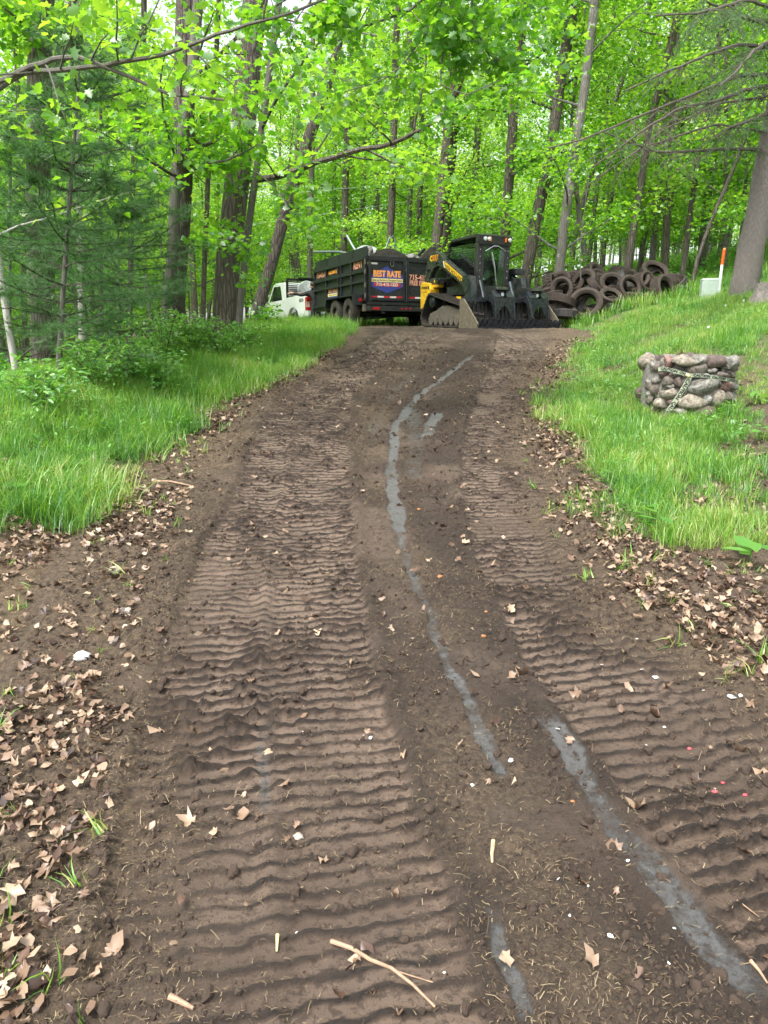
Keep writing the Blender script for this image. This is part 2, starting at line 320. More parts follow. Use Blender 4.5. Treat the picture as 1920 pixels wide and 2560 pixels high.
def relief(X, Y):
    """height, pad, clay, dry over the driveway"""
    u = X-roadl(Y); r = roadr(Y)-X
    big = (fbm(X*1.3, Y*1.3, 3, 1)-.5)*.07; crumb = (fbm(X*9, Y*9, 4, 3)-.5)*.05+(fbm(X*38, Y*38, 3, 5)-.5)*.026
    ridge = np.zeros_like(X); h = big+crumb; pad = np.clip((fbm(X*2.2, Y*2.2, 4, 4)-.56)*5, 0, .7)*.8
    for pts, half, ph in STRIPS:
        xc = smooth_tab(ycurve(pts)); dx = np.gradient(xc, TY); s = np.concatenate([[0], np.cumsum(np.hypot(np.diff(xc), np.diff(TY)))])
        XC, DX, SS = np.interp(Y, TY, xc), np.interp(Y, TY, dx), np.interp(Y, TY, s); q = np.sqrt(1+DX*DX)
        wob = (fbm(X*3.1, Y*3.1, 2, 6)-.5)*.05; t = (X-XC)/q+wob*.6; sp = SS+t*DX/q
        phase = sp/.062+ph+.45*(fbm(X*2.2, Y*2.2, 2, 7)-.5)-.12*np.abs(np.sin(math.pi*(t+half)/(half*.72)))+.62*(fbm(X*15, Y*15, 3, 2)-.5)
        f = phase-np.floor(phase); rid = sst(0, .09, f)*(1-sst(.24, .46, f))
        worn = sst(.3, .55, fbm(X*1.7+3, Y*1.7, 3, 5)); rid = rid*(.35+.65*worn)*(.3+1.35*fbm(X*9, Y*9, 3, 4))
        w = 1-sst(half-.03, half+.015, np.abs(t)+(fbm(X*14, Y*14, 2, 1)-.5)*.05)
        fade = sst(.2, .4, fbm(X*.9+5, Y*.9, 3, 3)+.3)*(1-sst(13, 15, Y)*.6); w = w*fade
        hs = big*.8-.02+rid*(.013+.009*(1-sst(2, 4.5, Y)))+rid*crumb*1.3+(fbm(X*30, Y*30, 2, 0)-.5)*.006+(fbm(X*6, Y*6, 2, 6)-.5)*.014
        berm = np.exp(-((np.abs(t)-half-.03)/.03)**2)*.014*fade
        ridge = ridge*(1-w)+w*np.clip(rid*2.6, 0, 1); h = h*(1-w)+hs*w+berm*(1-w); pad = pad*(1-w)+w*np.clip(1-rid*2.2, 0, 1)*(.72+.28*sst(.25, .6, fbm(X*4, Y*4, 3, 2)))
    clay = np.zeros_like(X)
    for pts, half, amt, _ in CLAY:
        x0, y0 = curve(pts); xc = np.interp(Y, y0, x0); w = (1-sst(half*.6, half*1.25, np.abs(X-xc+(fbm(X*7, Y*7, 3, 1)-.5)*.06)))*sst(y0[0]-.08, y0[0]+.08, Y)*(1-sst(y0[-1]-.1, y0[-1]+.1, Y))
        clay = np.maximum(clay, w*amt*(.75+.45*sst(.3, .7, fbm(X*4+2, Y*4, 3, 5)))); h = h*(1-w*.85)+(big*.8-.02)*w*.85
    edge = np.minimum(u, r)
    dry = np.clip(1-sst(-.05, .45, edge+(fbm(X*3, Y*3, 3, 6)-.5)*.6), 0, 1); mid = (.25+1.1*sst(.4, .6, fbm(X*2.3, Y*2.3, 3, 2)))*np.exp(-((X-np.interp(Y, *curve(STRIPS[2][0])[::-1])-.47)/.2)**2)*.6; dry = np.maximum(dry, mid*(pad < .3))
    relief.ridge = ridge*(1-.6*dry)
    return h, pad*(1-.8*dry), clay, dry
def driveway():
    ys = np.concatenate([np.geomspace(.62, 3.6, 620, endpoint=False), np.arange(3.6, 11.5, .0105), np.linspace(11.5, 20.5, 280)]); nr, nc = len(ys), 280; uu = np.linspace(0, 1, nc)
    lo = np.maximum(roadl(ys)-.75, -(.62*ys+1.25)); hi = np.minimum(roadr(ys)+.75, .62*ys+1.25); hi = np.where(ys > 13.5, np.minimum(hi, 4.4), hi)
    X = lo[:, None]+(hi-lo)[:, None]*uu[None]; Y = np.repeat(ys[:, None], nc, 1)
    h, pad, clay, dry = relief(X, Y); ridge = relief.ridge
    e = np.minimum(uu, 1-uu)[None]*(hi-lo)[:, None]; sink = -.1*(1-sst(0, .3, e))-.12*(1-sst(0, .6, 20.5-Y))
    Z = H(X, Y)+h+sink+.012
    i = np.arange(nr*nc).reshape(nr, nc); Fc = np.stack([i[:-1, :-1], i[:-1, 1:], i[1:, 1:], i[1:, :-1]], -1).reshape(-1, 4)
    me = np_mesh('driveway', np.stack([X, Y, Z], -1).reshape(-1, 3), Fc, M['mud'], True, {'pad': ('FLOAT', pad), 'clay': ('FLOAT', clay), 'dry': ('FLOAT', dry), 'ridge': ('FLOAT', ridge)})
    tag(link('driveway', me), 'churned brown mud driveway with caterpillar track prints climbing the hill', kind='structure')
driveway()
def grass_cover(X, Y):
    """1 where grass grows"""
    gl = np.interp(Y, GRASSL[1], GRASSL[0]); gr = np.interp(Y, GRASSR[1], GRASSR[0]); nz = (fbm(X*1.5, Y*1.5, 3, 3)-.5)*.7
    L = sst(-.15, .35, gl-X+nz)*sst(3.5, 4.6, Y+nz)*(1-sst(2.6, 3.6, roadl(Y)-X))
    R = sst(-.15, .4, X-gr+nz)*sst(3.6, 4.7, Y+nz)
    return np.maximum(L, R*(.25+.75*sst(.3, .46, fbm(X*.8+3, Y*.8, 3, 5))))
def floor():
    a = np.linspace(-1, 1, 300); xs = np.sinh(a*4.2)/np.sinh(4.2)*110; b = np.linspace(0, 1, 330); ys = -14+np.sinh((b-.12)*4.4)/np.sinh(.88*4.4)*160+10*b
    X, Y = np.meshgrid(xs, ys); Z = H(X, Y); inroad = sst(-.45, -.1, np.minimum(X-roadl(Y), roadr(Y)-X))*(Y < 19.9)*(Y > 0)
    Z = Z-.13*inroad-.02; gr = grass_cover(X, Y); gr = np.maximum(gr, sst(16, 24, Y)*(.75-.55*sst(-3, -6, X)))
    dirt = sst(-.5, .2, np.minimum(X-roadl(Y)+.2, 3.9-X))*(1-sst(21.5, 23, Y)); i = np.arange(X.size).reshape(X.shape)
    Fc = np.stack([i[:-1, :-1], i[:-1, 1:], i[1:, 1:], i[1:, :-1]], -1).reshape(-1, 4)
    me = np_mesh('ground', np.stack([X, Y, Z], -1).reshape(-1, 3), Fc, M['floor'], True, {'grassy': ('FLOAT', gr*(1-dirt)), 'dirt': ('FLOAT', dirt)})
    tag(link('ground', me), 'leaf strewn forest floor under the trees', kind='structure')
floor()

# ------------------------------------------------------------------ scattering (only for what nobody could count)
def scatter(name, pts, rot, scl, idx, protos, label):
    col = bpy.data.collections.new(name+'_kinds')
    for i, me in enumerate(protos): col.objects.link(bpy.data.objects.new('%s_kind_%02d' % (name, i), me))
    me = np_mesh(name, pts, np.zeros((0, 3), int), None, False, {'rot': ('FLOAT_VECTOR', rot), 'scl': ('FLOAT', scl), 'idx': ('INT', idx)})
    o = link(name, me); tag(o, label, kind='stuff')
    nt = bpy.data.node_groups.new(name+'_nodes', 'GeometryNodeTree'); nt.is_modifier = True
    nt.interface.new_socket('Geometry', in_out='INPUT', socket_type='NodeSocketGeometry'); nt.interface.new_socket('Geometry', in_out='OUTPUT', socket_type='NodeSocketGeometry')
    N, Lk = nt.nodes, nt.links; gi, go = N.new('NodeGroupInput'), N.new('NodeGroupOutput'); ip = N.new('GeometryNodeInstanceOnPoints'); ci = N.new('GeometryNodeCollectionInfo')
    ci.inputs['Collection'].default_value = col; ci.inputs['Separate Children'].default_value = True; ci.inputs['Reset Children'].default_value = True
    def na(n, t): a = N.new('GeometryNodeInputNamedAttribute'); a.data_type = t; a.inputs['Name'].default_value = n; return a.outputs['Attribute']
    Lk.new(gi.outputs[0], ip.inputs['Points']); Lk.new(ci.outputs[0], ip.inputs['Instance']); ip.inputs['Pick Instance'].default_value = True
    Lk.new(na('idx', 'INT'), ip.inputs['Instance Index']); Lk.new(na('rot', 'FLOAT_VECTOR'), ip.inputs['Rotation']); Lk.new(na('scl', 'FLOAT'), ip.inputs['Scale']); Lk.new(ip.outputs[0], go.inputs[0])
    md = o.modifiers.new('scatter', 'NODES'); md.node_group = nt; return o
def tuft(seed, n, hgt, spread, wid, lean=.5):
    g = np.random.default_rng(seed); a = g.uniform(0, 2*math.pi, n); r = spread*np.sqrt(g.random(n)); base = np.stack([r*np.cos(a), r*np.sin(a), np.zeros(n)], -1)
    d = g.uniform(0, 2*math.pi, n); L = hgt*g.uniform(.45, 1.15, n); bend = lean*g.uniform(.15, 1.3, n); w = wid*g.uniform(.6, 1.2, n)
    side = np.stack([-np.sin(d), np.cos(d), np.zeros(n)], -1); fw = np.stack([np.cos(d), np.sin(d), np.zeros(n)], -1); rows = []
    for k, t in enumerate((0, .38, .72, 1.0)):
        c = base+fw*(bend*L*t*t)[:, None]+np.array([0, 0, 1])*(L*(t-.35*bend*t*t*t))[:, None]; ww = (w*(1-.93*t**1.6))[:, None]
        rows += [c-side*ww, c+side*ww]
    V = np.stack(rows, 1).reshape(-1, 3); o = np.arange(n)[:, None]*8
    Fc = np.concatenate([o+np.array([[2*k, 2*k+1, 2*k+3, 2*k+2]]) for k in range(3)]); return np_mesh('tuft', V, Fc, M['grass'])
def near_density(x, y): return None
def grass():
    protos = [tuft(i, 40, .2, .10, .0024, 1.0) for i in range(4)]+[tuft(10+i, 38, .13, .09, .0026, .75) for i in range(4)]+[tuft(20+i, 40, .34, .22, .008, .6) for i in range(3)]
    g = np.random.default_rng(5); pts = []; kind = []; sc = []
    def fill(n, xr, yr, k0, k1, s, f=None):
        x = g.uniform(*xr, n); y = yr[0]+(yr[1]-yr[0])*g.random(n)**1.25; keep = g.random(n) < grass_cover(x, y)
        if f is not None: keep &= f(x, y)
        x, y = x[keep], y[keep]; clump = .35+1.25*fbm(x*1.1, y*1.1, 3, 2); pts.append(np.stack([x, y, H(x, y)-.01], -1)); kind.append(g.integers(k0, k1, len(x))); sc.append(s*clump*g.uniform(.55, 1.4, len(x)))
    fill(13000, (-5.5, -.3), (3.4, 15.5), 0, 4, .95, lambda x, y: (roadl(y)-x > .05))
    fill(21000, (1.0, 10.5), (3.4, 16.5), 4, 8, .92, lambda x, y: (x > roadr(y)+.05))
    fill(2600, (1.2, 5.0), (3.4, 9), 0, 4, .62, lambda x, y: (x > roadr(y)+.1))
    n = 17000; x = g.uniform(-16, 34, n); y = 17+45*g.random(n)**1.4; keep = (~((x > -1.0) & (x < 4.4) & (y < 23))) & (g.random(n) < np.where(x > 2, .95, .5)); x, y = x[keep], y[keep]
    pts.append(np.stack([x, y, H(x, y)-.02], -1)); kind.append(g.integers(8, 11, len(x))); sc.append(g.uniform(.5, 1.25, len(x)))
    n = 1300; x = g.uniform(-4.6, -1.2, n); y = g.uniform(9, 17, n); keep = (roadl(y)-x > .25) & (roadl(y)-x < 2.6); x, y = x[keep], y[keep]
    pts.append(np.stack([x, y, H(x, y)-.02], -1)); kind.append(g.integers(0, 4, len(x))); sc.append(g.uniform(.8, 1.3, len(x)))
    p = np.concatenate(pts); k = np.concatenate(kind); s = np.concatenate(sc); rot = np.stack([g.normal(0, .12, len(p)), g.normal(0, .12, len(p)), g.uniform(0, 6.28, len(p))], -1)
    scatter('grass', p, rot, s, k, protos, 'bright green grass on the banks beside the driveway')
grass()
# ------------------------------------------------------------------ leaves and trees
def tri_fan(outl, c): n = len(outl); return np.array([c]+outl), np.array([[0, 1+i, 1+(i+1) % n] for i in range(n)])
_mo = [(0, 0), (.30, -.04), (.24, .16), (.56, .40), (.27, .47), (.30, .66), (0, 1.0), (-.30, .66), (-.27, .47), (-.56, .40), (-.24, .16), (-.30, -.04)]
TPL_NEAR = tri_fan([(x, y, .22*abs(x)-.12*y*y) for x, y in _mo], (0, .36, 0))
_mm = [(0, 0), (.46, .22), (.3, .55), (0, 1.0), (-.3, .55), (-.46, .22)]
TPL_MID = (np.array([(x, y, .2*abs(x)-.1*y*y) for x, y in _mm]), np.array([[0, 1, 2], [0, 2, 3], [0, 3, 4], [0, 4, 5]]))
TPL_FAR = (np.array([(0, 0, 0), (.42, .48, .07), (0, 1, -.06), (-.42, .48, .07)]), np.array([[0, 1, 2, 3]]))
TPL_DEAD = tri_fan([(x, y, .5*x*x+.45*(y-.4)**2) for x, y in _mo], (0, .36, 0))
TPL_HERB = (np.array([(0, 0, 0), (.22, .35, .04), (.16, .7, .0), (0, 1, -.1), (-.16, .7, 0), (-.22, .35, .04)]), np.array([[0, 1, 2], [0, 2, 3], [0, 3, 4], [0, 4, 5]]))
def leaves(g, C, size, tpl, tilt=.55, droop=.25, up=None):
    n = len(C); nv = np.array([0, 0, 1.0])[None]+g.normal(0, tilt, (n, 3)) if up is None else up+g.normal(0, tilt, (n, 3)); nv /= np.linalg.norm(nv, axis=1)[:, None]
    a = g.uniform(0, 2*math.pi, n); d = np.stack([np.cos(a), np.sin(a), -droop*np.ones(n)], -1); d -= nv*(d*nv).sum(1)[:, None]; d /= np.linalg.norm(d, axis=1)[:, None]; s = np.cross(d, nv)
    sz = (size*g.uniform(.65, 1.25, n))[:, None, None]; T = tpl[0]
    V = C[:, None]+sz*(s[:, None]*T[None, :, :1]+d[:, None]*T[None, :, 1:2]+nv[:, None]*T[None, :, 2:3])
    Fc = (np.arange(n)*len(T))[:, None, None]+tpl[1][None]; return V.reshape(-1, 3), Fc.reshape(-1, tpl[1].shape[1])
def gen_limb(g, p0, d, L, r0, nt=4, rise=.15, twl=.4):
    """a limb with side twigs: tubes [(pts, radii)] and leaf sites"""
    d = Vector(d).normalized(); pts = [Vector(p0)]; n = 6; tubes = []; sites = []
    for i in range(n):
        d = (d+Vector((g.normal(0, .1), g.normal(0, .1), g.normal(0, .07)+rise*.12))).normalized(); pts.append(pts[-1]+d*L/n)
    tubes.append((pts, [r0*(1-.82*i/n) for i in range(n+1)]))
    for k in range(nt):
        t = .25+.72*(k+g.random()*.8)/nt; i = min(int(t*n), n-1); p = pts[i].lerp(pts[i+1], t*n-i); ax = (pts[i+1]-pts[i]).normalized(); side = ax.cross(Vector((0, 0, 1))).normalized()*(1 if k % 2 else -1)
        td = (side*.8+ax*.7+Vector((0, 0, g.normal(.05, .2)))).normalized(); l = L*twl*(1.1-.6*t)*g.uniform(.7, 1.25); q = [p]
        for j in range(3): td = (td+Vector((g.normal(0, .15), g.normal(0, .15), g.normal(0, .1)))).normalized(); q.append(q[-1]+td*l/3)
        tubes.append((q, [r0*.3, r0*.22, r0*.14, r0*.06])); sites += [q[1], q[2], q[3]]
    sites += pts[3:]; return tubes, sites
def spray(g, sites, per, spread, flat=.25):
    S_ = np.array([tuple(s) for s in sites]); C = np.repeat(S_, per, 0); return C+g.normal(0, 1, C.shape)*np.array([spread, spread, spread*flat])
def leaf_mesh(name, g, C, size, tpl, mat, tilt=.55): V, Fc = leaves(g, C, size, tpl, tilt); return np_mesh(name, V, Fc, mat)
def trunk_path(pts, r0, r1, flare=.45, n=None, g=None, wob=0.0):
    """smooth trunk line through pts with taper and root flare"""
    P_ = [Vector(p) for p in pts]; seg = [0]
    for a, b in zip(P_, P_[1:]): seg.append(seg[-1]+(b-a).length)
    n = n or max(8, int(seg[-1]/.5)); out, rad = [], []; A = np.array([tuple(p) for p in P_]); ts = np.unique(np.concatenate([[0, .12, .3, .6], np.linspace(0, seg[-1], n)])); ts = ts[ts <= seg[-1]]
    for t in ts:
        c = [np.interp(t, seg, A[:, k]) for k in range(3)]; f = t/seg[-1]
        if g is not None and t > .3: c[0] += g.normal(0, wob); c[1] += g.normal(0, wob)
        out.append(Vector(c)); rad.append((r0*(1-f)+r1*f)*(1+flare*math.exp(-t/.22)))
    return out, rad
def tree_kind(seed, hgt, r0, h0, rad, nl, per, size, tpl, leafmat, barkmat, spread=.42, shape='dome', lean=.0, tiers=1.0, sides=9):
    """one kind of tree -> (trunk mesh, crown mesh) about its own base"""
    g = np.random.default_rng(seed); top = Vector((g.normal(0, .05)*hgt+lean*hgt, g.normal(0, .05)*hgt, hgt))
    mid = top*.5+Vector((g.normal(0, .03)*hgt, g.normal(0, .03)*hgt, 0)); line, lr = trunk_path([(0, 0, -.3), mid, top], r0, r0*.2, .5, None, g, r0*.1)
    b = MB(); b.path(line, lr, sides); sites = []
    for k in range(nl):
        f = (k+g.random())/nl; z = h0+(hgt*.97-h0)*f; i = min(max(int(np.searchsorted([p.z for p in line], z))-1, 0), len(line)-2); q = line[i].lerp(line[i+1], min(1, max(0, (z-line[i].z)/max(.01, line[i+1].z-line[i].z))))
        a = k*2.4+g.normal(0, .4); el = g.uniform(.05, .4)+.5*f; L = rad*(math.sin(math.pi*(.18+.8*f))*.75+.3)*g.uniform(.65, 1.2) if shape == 'dome' else rad*(1-.65*f)*g.uniform(.6, 1.2)
        tb, st = gen_limb(g, q, (math.cos(a)*math.cos(el), math.sin(a)*math.cos(el), math.sin(el)), L, max(.012, r0*.34*(1-.6*f)), 4)
        for t, r in tb: b.path(t, r, 5, False)
        sites += st
    C = spray(g, sites, per, spread*rad/2.4, .28*tiers); return b.mesh('trunk', barkmat, True), leaf_mesh('crown', g, C, size, tpl, leafmat)
def add_tree(name, kind, loc, rz, sc, label, group, cat='tree', tilt=(0, 0)):
    t = empty(name, loc, rz, label, cat, group); t.scale = (sc, sc, sc); t.rotation_euler = (tilt[0], tilt[1], rz)
    link('trunk', kind[0], t); link('crown', kind[1], t); return t
CANOPY = [tree_kind(100+i, 11.5+i % 3*1.0, .105+.015*(i % 3), 1.7+.5*(i % 2), 3.0, 20, 23, .112, TPL_FAR, M['maple_far' if i % 2 else 'maple'], M['bark_far' if i % 2 else 'bark_oak'], .5) for i in range(5)]
UNDER = [tree_kind(200+i, 5.5+i*.7, .05+.006*i, 1.3+.2*i, 2.0, 17, 12, .1, TPL_MID, M['maple'], M['bark_smooth'], .5, 'cone', .03) for i in range(5)]
POLE = [tree_kind(300+i, 10.5+i*.6, .058+.007*i, 2.8, 1.9, 15, 15, .11, TPL_FAR, M['maple_far'], M['bark_far'], .5) for i in range(4)]

def px_tree(name, base, line, Y, w0, w1, bark, label, limbs=(), top=9.0, leaf=('maple', .12, TPL_MID, 9, .28), sides=14, flare=.4, group=None, seed=1, crown_extra=0, cat='tree', f0=.45):
    """a tree whose trunk follows photo pixels at distance Y: base = ground point, line = pixels up the trunk, w = trunk width in photo pixels"""
    g = np.random.default_rng(seed); p0 = Vector(base); p0.z = ground(p0.x, p0.y); pts = [Vector((0, 0, -.35))]
    for px, py in line: pts.append(atY(px, py, Y)-p0)
    d = (pts[-1]-pts[-2]).normalized(); 
    while pts[-1].z < top: pts.append(pts[-1]+d*1.2+Vector((g.normal(0, .05), g.normal(0, .05), 0)))
    r0, r1 = pxm(w0, Y)/2, pxm(w1, Y)/2; ln, lr = trunk_path(pts, r0, r1, flare, None, g, r0*.05)
    b = MB(); b.path(ln, lr, sides); t = empty(name, p0, 0, label, cat, group); link('trunk', b.mesh('trunk', M[bark], True), t); sites = []
    ctop = []
    for k in range(crown_extra):
        f = f0+(1-f0)*(k+g.random())/crown_extra; q = ln[int(f*(len(ln)-1))]; a = k*2.4+g.normal(0, .3); el = g.uniform(.1, .6)
        tb, st = gen_limb(g, q, (math.cos(a)*math.cos(el), math.sin(a)*math.cos(el), math.sin(el)), g.uniform(1.2, 2.3), max(.012, r0*.25), 4); ctop.append(tb); sites += st
    for tb in ctop:
        lb = MB()
        for q, r in tb: lb.path(q, r, 6, False)
        link('limb', lb.mesh('limb', M[bark], True), t)
    for lim in limbs:                                        # (pixels, thickness px, twigs, Y of the end)
        lp, th, ntw, Ye = lim; n = len(lp); q = [atY(x, y, Y+(Ye-Y)*i/(n-1))-p0 for i, (x, y) in enumerate(lp)]; rr = pxm(th, Y)/2; lb = MB()
        lq, lrad = trunk_path(q, rr, rr*.3, 0, max(8, n*3), g, rr*.25); lb.path(lq, lrad, 7, True)
        L = sum((x-y).length for x, y in zip(q, q[1:]))
        for k in range(ntw):
            f = .2+.8*(k+g.random()*.7)/max(1, ntw); i = min(int(f*(len(lq)-1)), len(lq)-2); ax = (lq[i+1]-lq[i]).normalized(); sd = Vector((g.normal(0, 1), g.normal(0, 1), g.normal(.2, .6))); sd = (sd-ax*sd.dot(ax)).normalized()
            tb, st = gen_limb(g, lq[i], sd*.9+ax*.6, L*.22*g.uniform(.6, 1.3)+.15, rr*.35, 3)
            for a_, r_ in tb: lb.path(a_, r_, 5, False)
            sites += st
        if ntw: sites += lq[-3:]
        link('limb', lb.mesh('limb', M[bark], True), t)
    if sites and leaf: link('crown', leaf_mesh('crown', g, spray(g, sites, leaf[3], leaf[4], .4), leaf[1], leaf[2], M[leaf[0]], .6), t)
    return t

def near_trees():
    A = dict
    # --- left of the driveway
    px_tree('maple_tree', at(545, 872), [(560, 800), (575, 600), (602, 376), (640, 0)], at(545, 872).y, 58, 50, 'bark_oak', 'thick rough-barked maple trunk beside the leaning tree, left of the driveway',
            [([(600, 450), (683, 445), (781, 411), (897, 372), (960, 368), (1058, 324), (1122, 272), (1165, 170)], 15, 9, 8.4), ([(595, 350), (540, 352), (500, 365), (480, 340), (478, 200)], 11, 3, 10.0)], 8.5, ('maple_near', .105, TPL_NEAR, 6, .17), seed=11, crown_extra=1, flare=.25)
    b = atY(432, 868, 10.9); px_tree('maple_tree', b, [(437, 800), (445, 600), (458, 400), (462, 180)], b.y, 50, 40, 'bark_dark', 'dark deeply furrowed maple trunk hugged by a smooth grey young tree',
            [([(455, 440), (430, 437), (370, 400), (300, 355), (250, 330)], 8, 6, 8.5), ([(470, 430), (520, 408), (570, 400), (640, 365)], 8, 5, 9.5)], 8.0, ('maple', .09, TPL_NEAR, 5, .16), seed=12, crown_extra=1)
    b = atY(408, 875, 10.6); px_tree('young_maple', b, [(412, 800), (432, 640), (436, 480), (450, 350), (478, 200), (492, 20)], b.y, 26, 20, 'bark_smooth', 'smooth grey young maple growing tight against the furrowed trunk',
            [([(440, 400), (410, 300), (400, 200), (415, 110)], 6, 4, 8.0), ([(480, 200), (505, 110), (535, 30)], 7, 3, 8.6)], 7.0, ('maple', .09, TPL_NEAR, 4, .16), seed=13, flare=.25, sides=10)
    b = atY(588, 868, 11.2); px_tree('maple_sapling', b, [(597, 780), (622, 560), (645, 400), (668, 220), (692, 40)], b.y, 17, 13, 'bark_smooth', 'slim grey sapling rising in front of the thick rough trunk',
            [([(655, 320), (700, 230), (760, 150), (830, 70), (960, 92)], 8, 8, 7.6), ([(625, 560), (600, 590), (560, 600)], 4, 5, 9.5), ([(640, 430), (690, 470), (720, 520)], 4, 5, 9.0)], 7, ('maple_near', .09, TPL_NEAR, 4, .16), seed=14, flare=.2, sides=9)
    b = atY(628, 812, 14.5); px_tree('maple_tree', b, [(645, 762), (671, 690), (717, 510), (781, 324), (827, 174), (868, 0)], b.y, 29, 22, 'bark_dark', 'dark maple trunk leaning right in front of the white pickup',
            [([(820, 240), (880, 245), (930, 262), (975, 290)], 7, 5, 12.5)], 9.0, ('maple', .1, TPL_MID, 8, .22), seed=15, crown_extra=2, f0=.75, flare=.25)
    b = at(120, 900); Y = 11.5; bb = atY(105, 990, Y); px_tree('maple_tree', bb, [(108, 900), (101, 700), (96, 420), (98, 200), (104, 0)], Y, 54, 46, 'bark_oak', 'tall furrowed maple trunk behind the soft pine, farthest left of the thick trunks',
            [([(140, 260), (150, 140), (172, 60), (190, -40)], 34, 0, 11.5), ([(80, 390), (45, 340), (0, 300)], 14, 2, 10.5), ([(90, 100), (60, 60), (10, 20)], 10, 4, 10.0)], 10, ('maple', .12, TPL_MID, 9, .26), seed=16, crown_extra=6)
    Y = 8.8; px_tree('birch_tree', atY(52, 1010, Y), [(45, 960), (30, 860), (12, 760), (-10, 600), (-30, 400)], Y, 17, 12, 'bark_birch', 'thin white birch trunk at the left edge leaning out of view', (), 6, ('maple', .1, TPL_MID, 5, .2), sides=9, flare=.15, seed=17, crown_extra=3)
    Y = 6.4; t = px_tree('maple_tree', atY(-170, 1120, Y), [(-165, 900), (-140, 600), (-110, 330), (-100, 120)], Y, 60, 46, 'bark_smooth', 'maple standing out of view with long thin boughs crossing the upper left',
            [([(-120, 330), (0, 208), (58, 174), (130, 148), (200, 144), (300, 180), (420, 235), (560, 250)], 15, 4, 6.0), ([(-60, 260), (60, 178), (150, 176), (290, 158), (410, 138), (490, 106), (620, 62), (723, 35), (860, -20)], 13, 7, 5.6)], 6.5, ('maple_near', .085, TPL_NEAR, 3, .15), seed=18)
    # --- overhead bough of large leaves in the upper middle
    Y = 6.6; g = np.random.default_rng(55); b0 = Vector((2.6, 8.2, 0)); b0.z = ground(b0.x, b0.y)
    return
near_trees()
def overhang():
    g = np.random.default_rng(31); t = empty('maple_bough', atY(1180, -160, 6.9), 0, 'leafy maple bough with large leaves hanging into view at the top centre', 'bough'); p0 = Vector(t.location)
    b = MB(); sites = []
    for ln, th, nt, Ye in [([(1180, -160), (1040, 20), (900, 70), (760, 60), (640, 30)], 14, 14, 6.3), ([(1180, -160), (1080, 60), (1010, 160), (960, 200), (860, 230)], 12, 13, 6.2), ([(1180, -160), (1180, 60), (1230, 150), (1330, 150)], 11, 12, 6.8), ([(1180, -160), (1110, 110), (1100, 210), (1160, 240), (1250, 200)], 11, 11, 6.4), ([(1180, -160), (1300, -20), (1400, 40)], 10, 8, 7.2), ([(1180, -160), (980, -60), (800, -30), (700, 100)], 10, 8, 6.0)]:
        q = [atY(x, y, 6.9+(Ye-6.9)*i/(len(ln)-1))-p0 for i, (x, y) in enumerate(ln)]; rr = pxm(th, 6.5)/2*.6; lq, lr = trunk_path(q, rr, rr*.25, 0, 14, g, rr*.2); b.path(lq, lr, 6)
        for k in range(nt):
            i = 4+int(g.random()*(len(lq)-5)); ax = (lq[i+1]-lq[i]).normalized() if i+1 < len(lq) else Vector((0, 0, 1)); sd = Vector((g.normal(0, 1), g.normal(0, .8), g.normal(-.1, .35)))
            tb, st = gen_limb(g, lq[i], sd+ax*.5, g.uniform(.25, .55), rr*.3, 3, -.3)
            for a_, r_ in tb: b.path(a_, r_, 4, False)
            sites += st
    b.build('branch', M['bark_smooth'], t, True); link('foliage', leaf_mesh('foliage', g, spray(g, sites, 4, .085, .6), .066, TPL_NEAR, M['maple_near'], .7), t)
overhang()

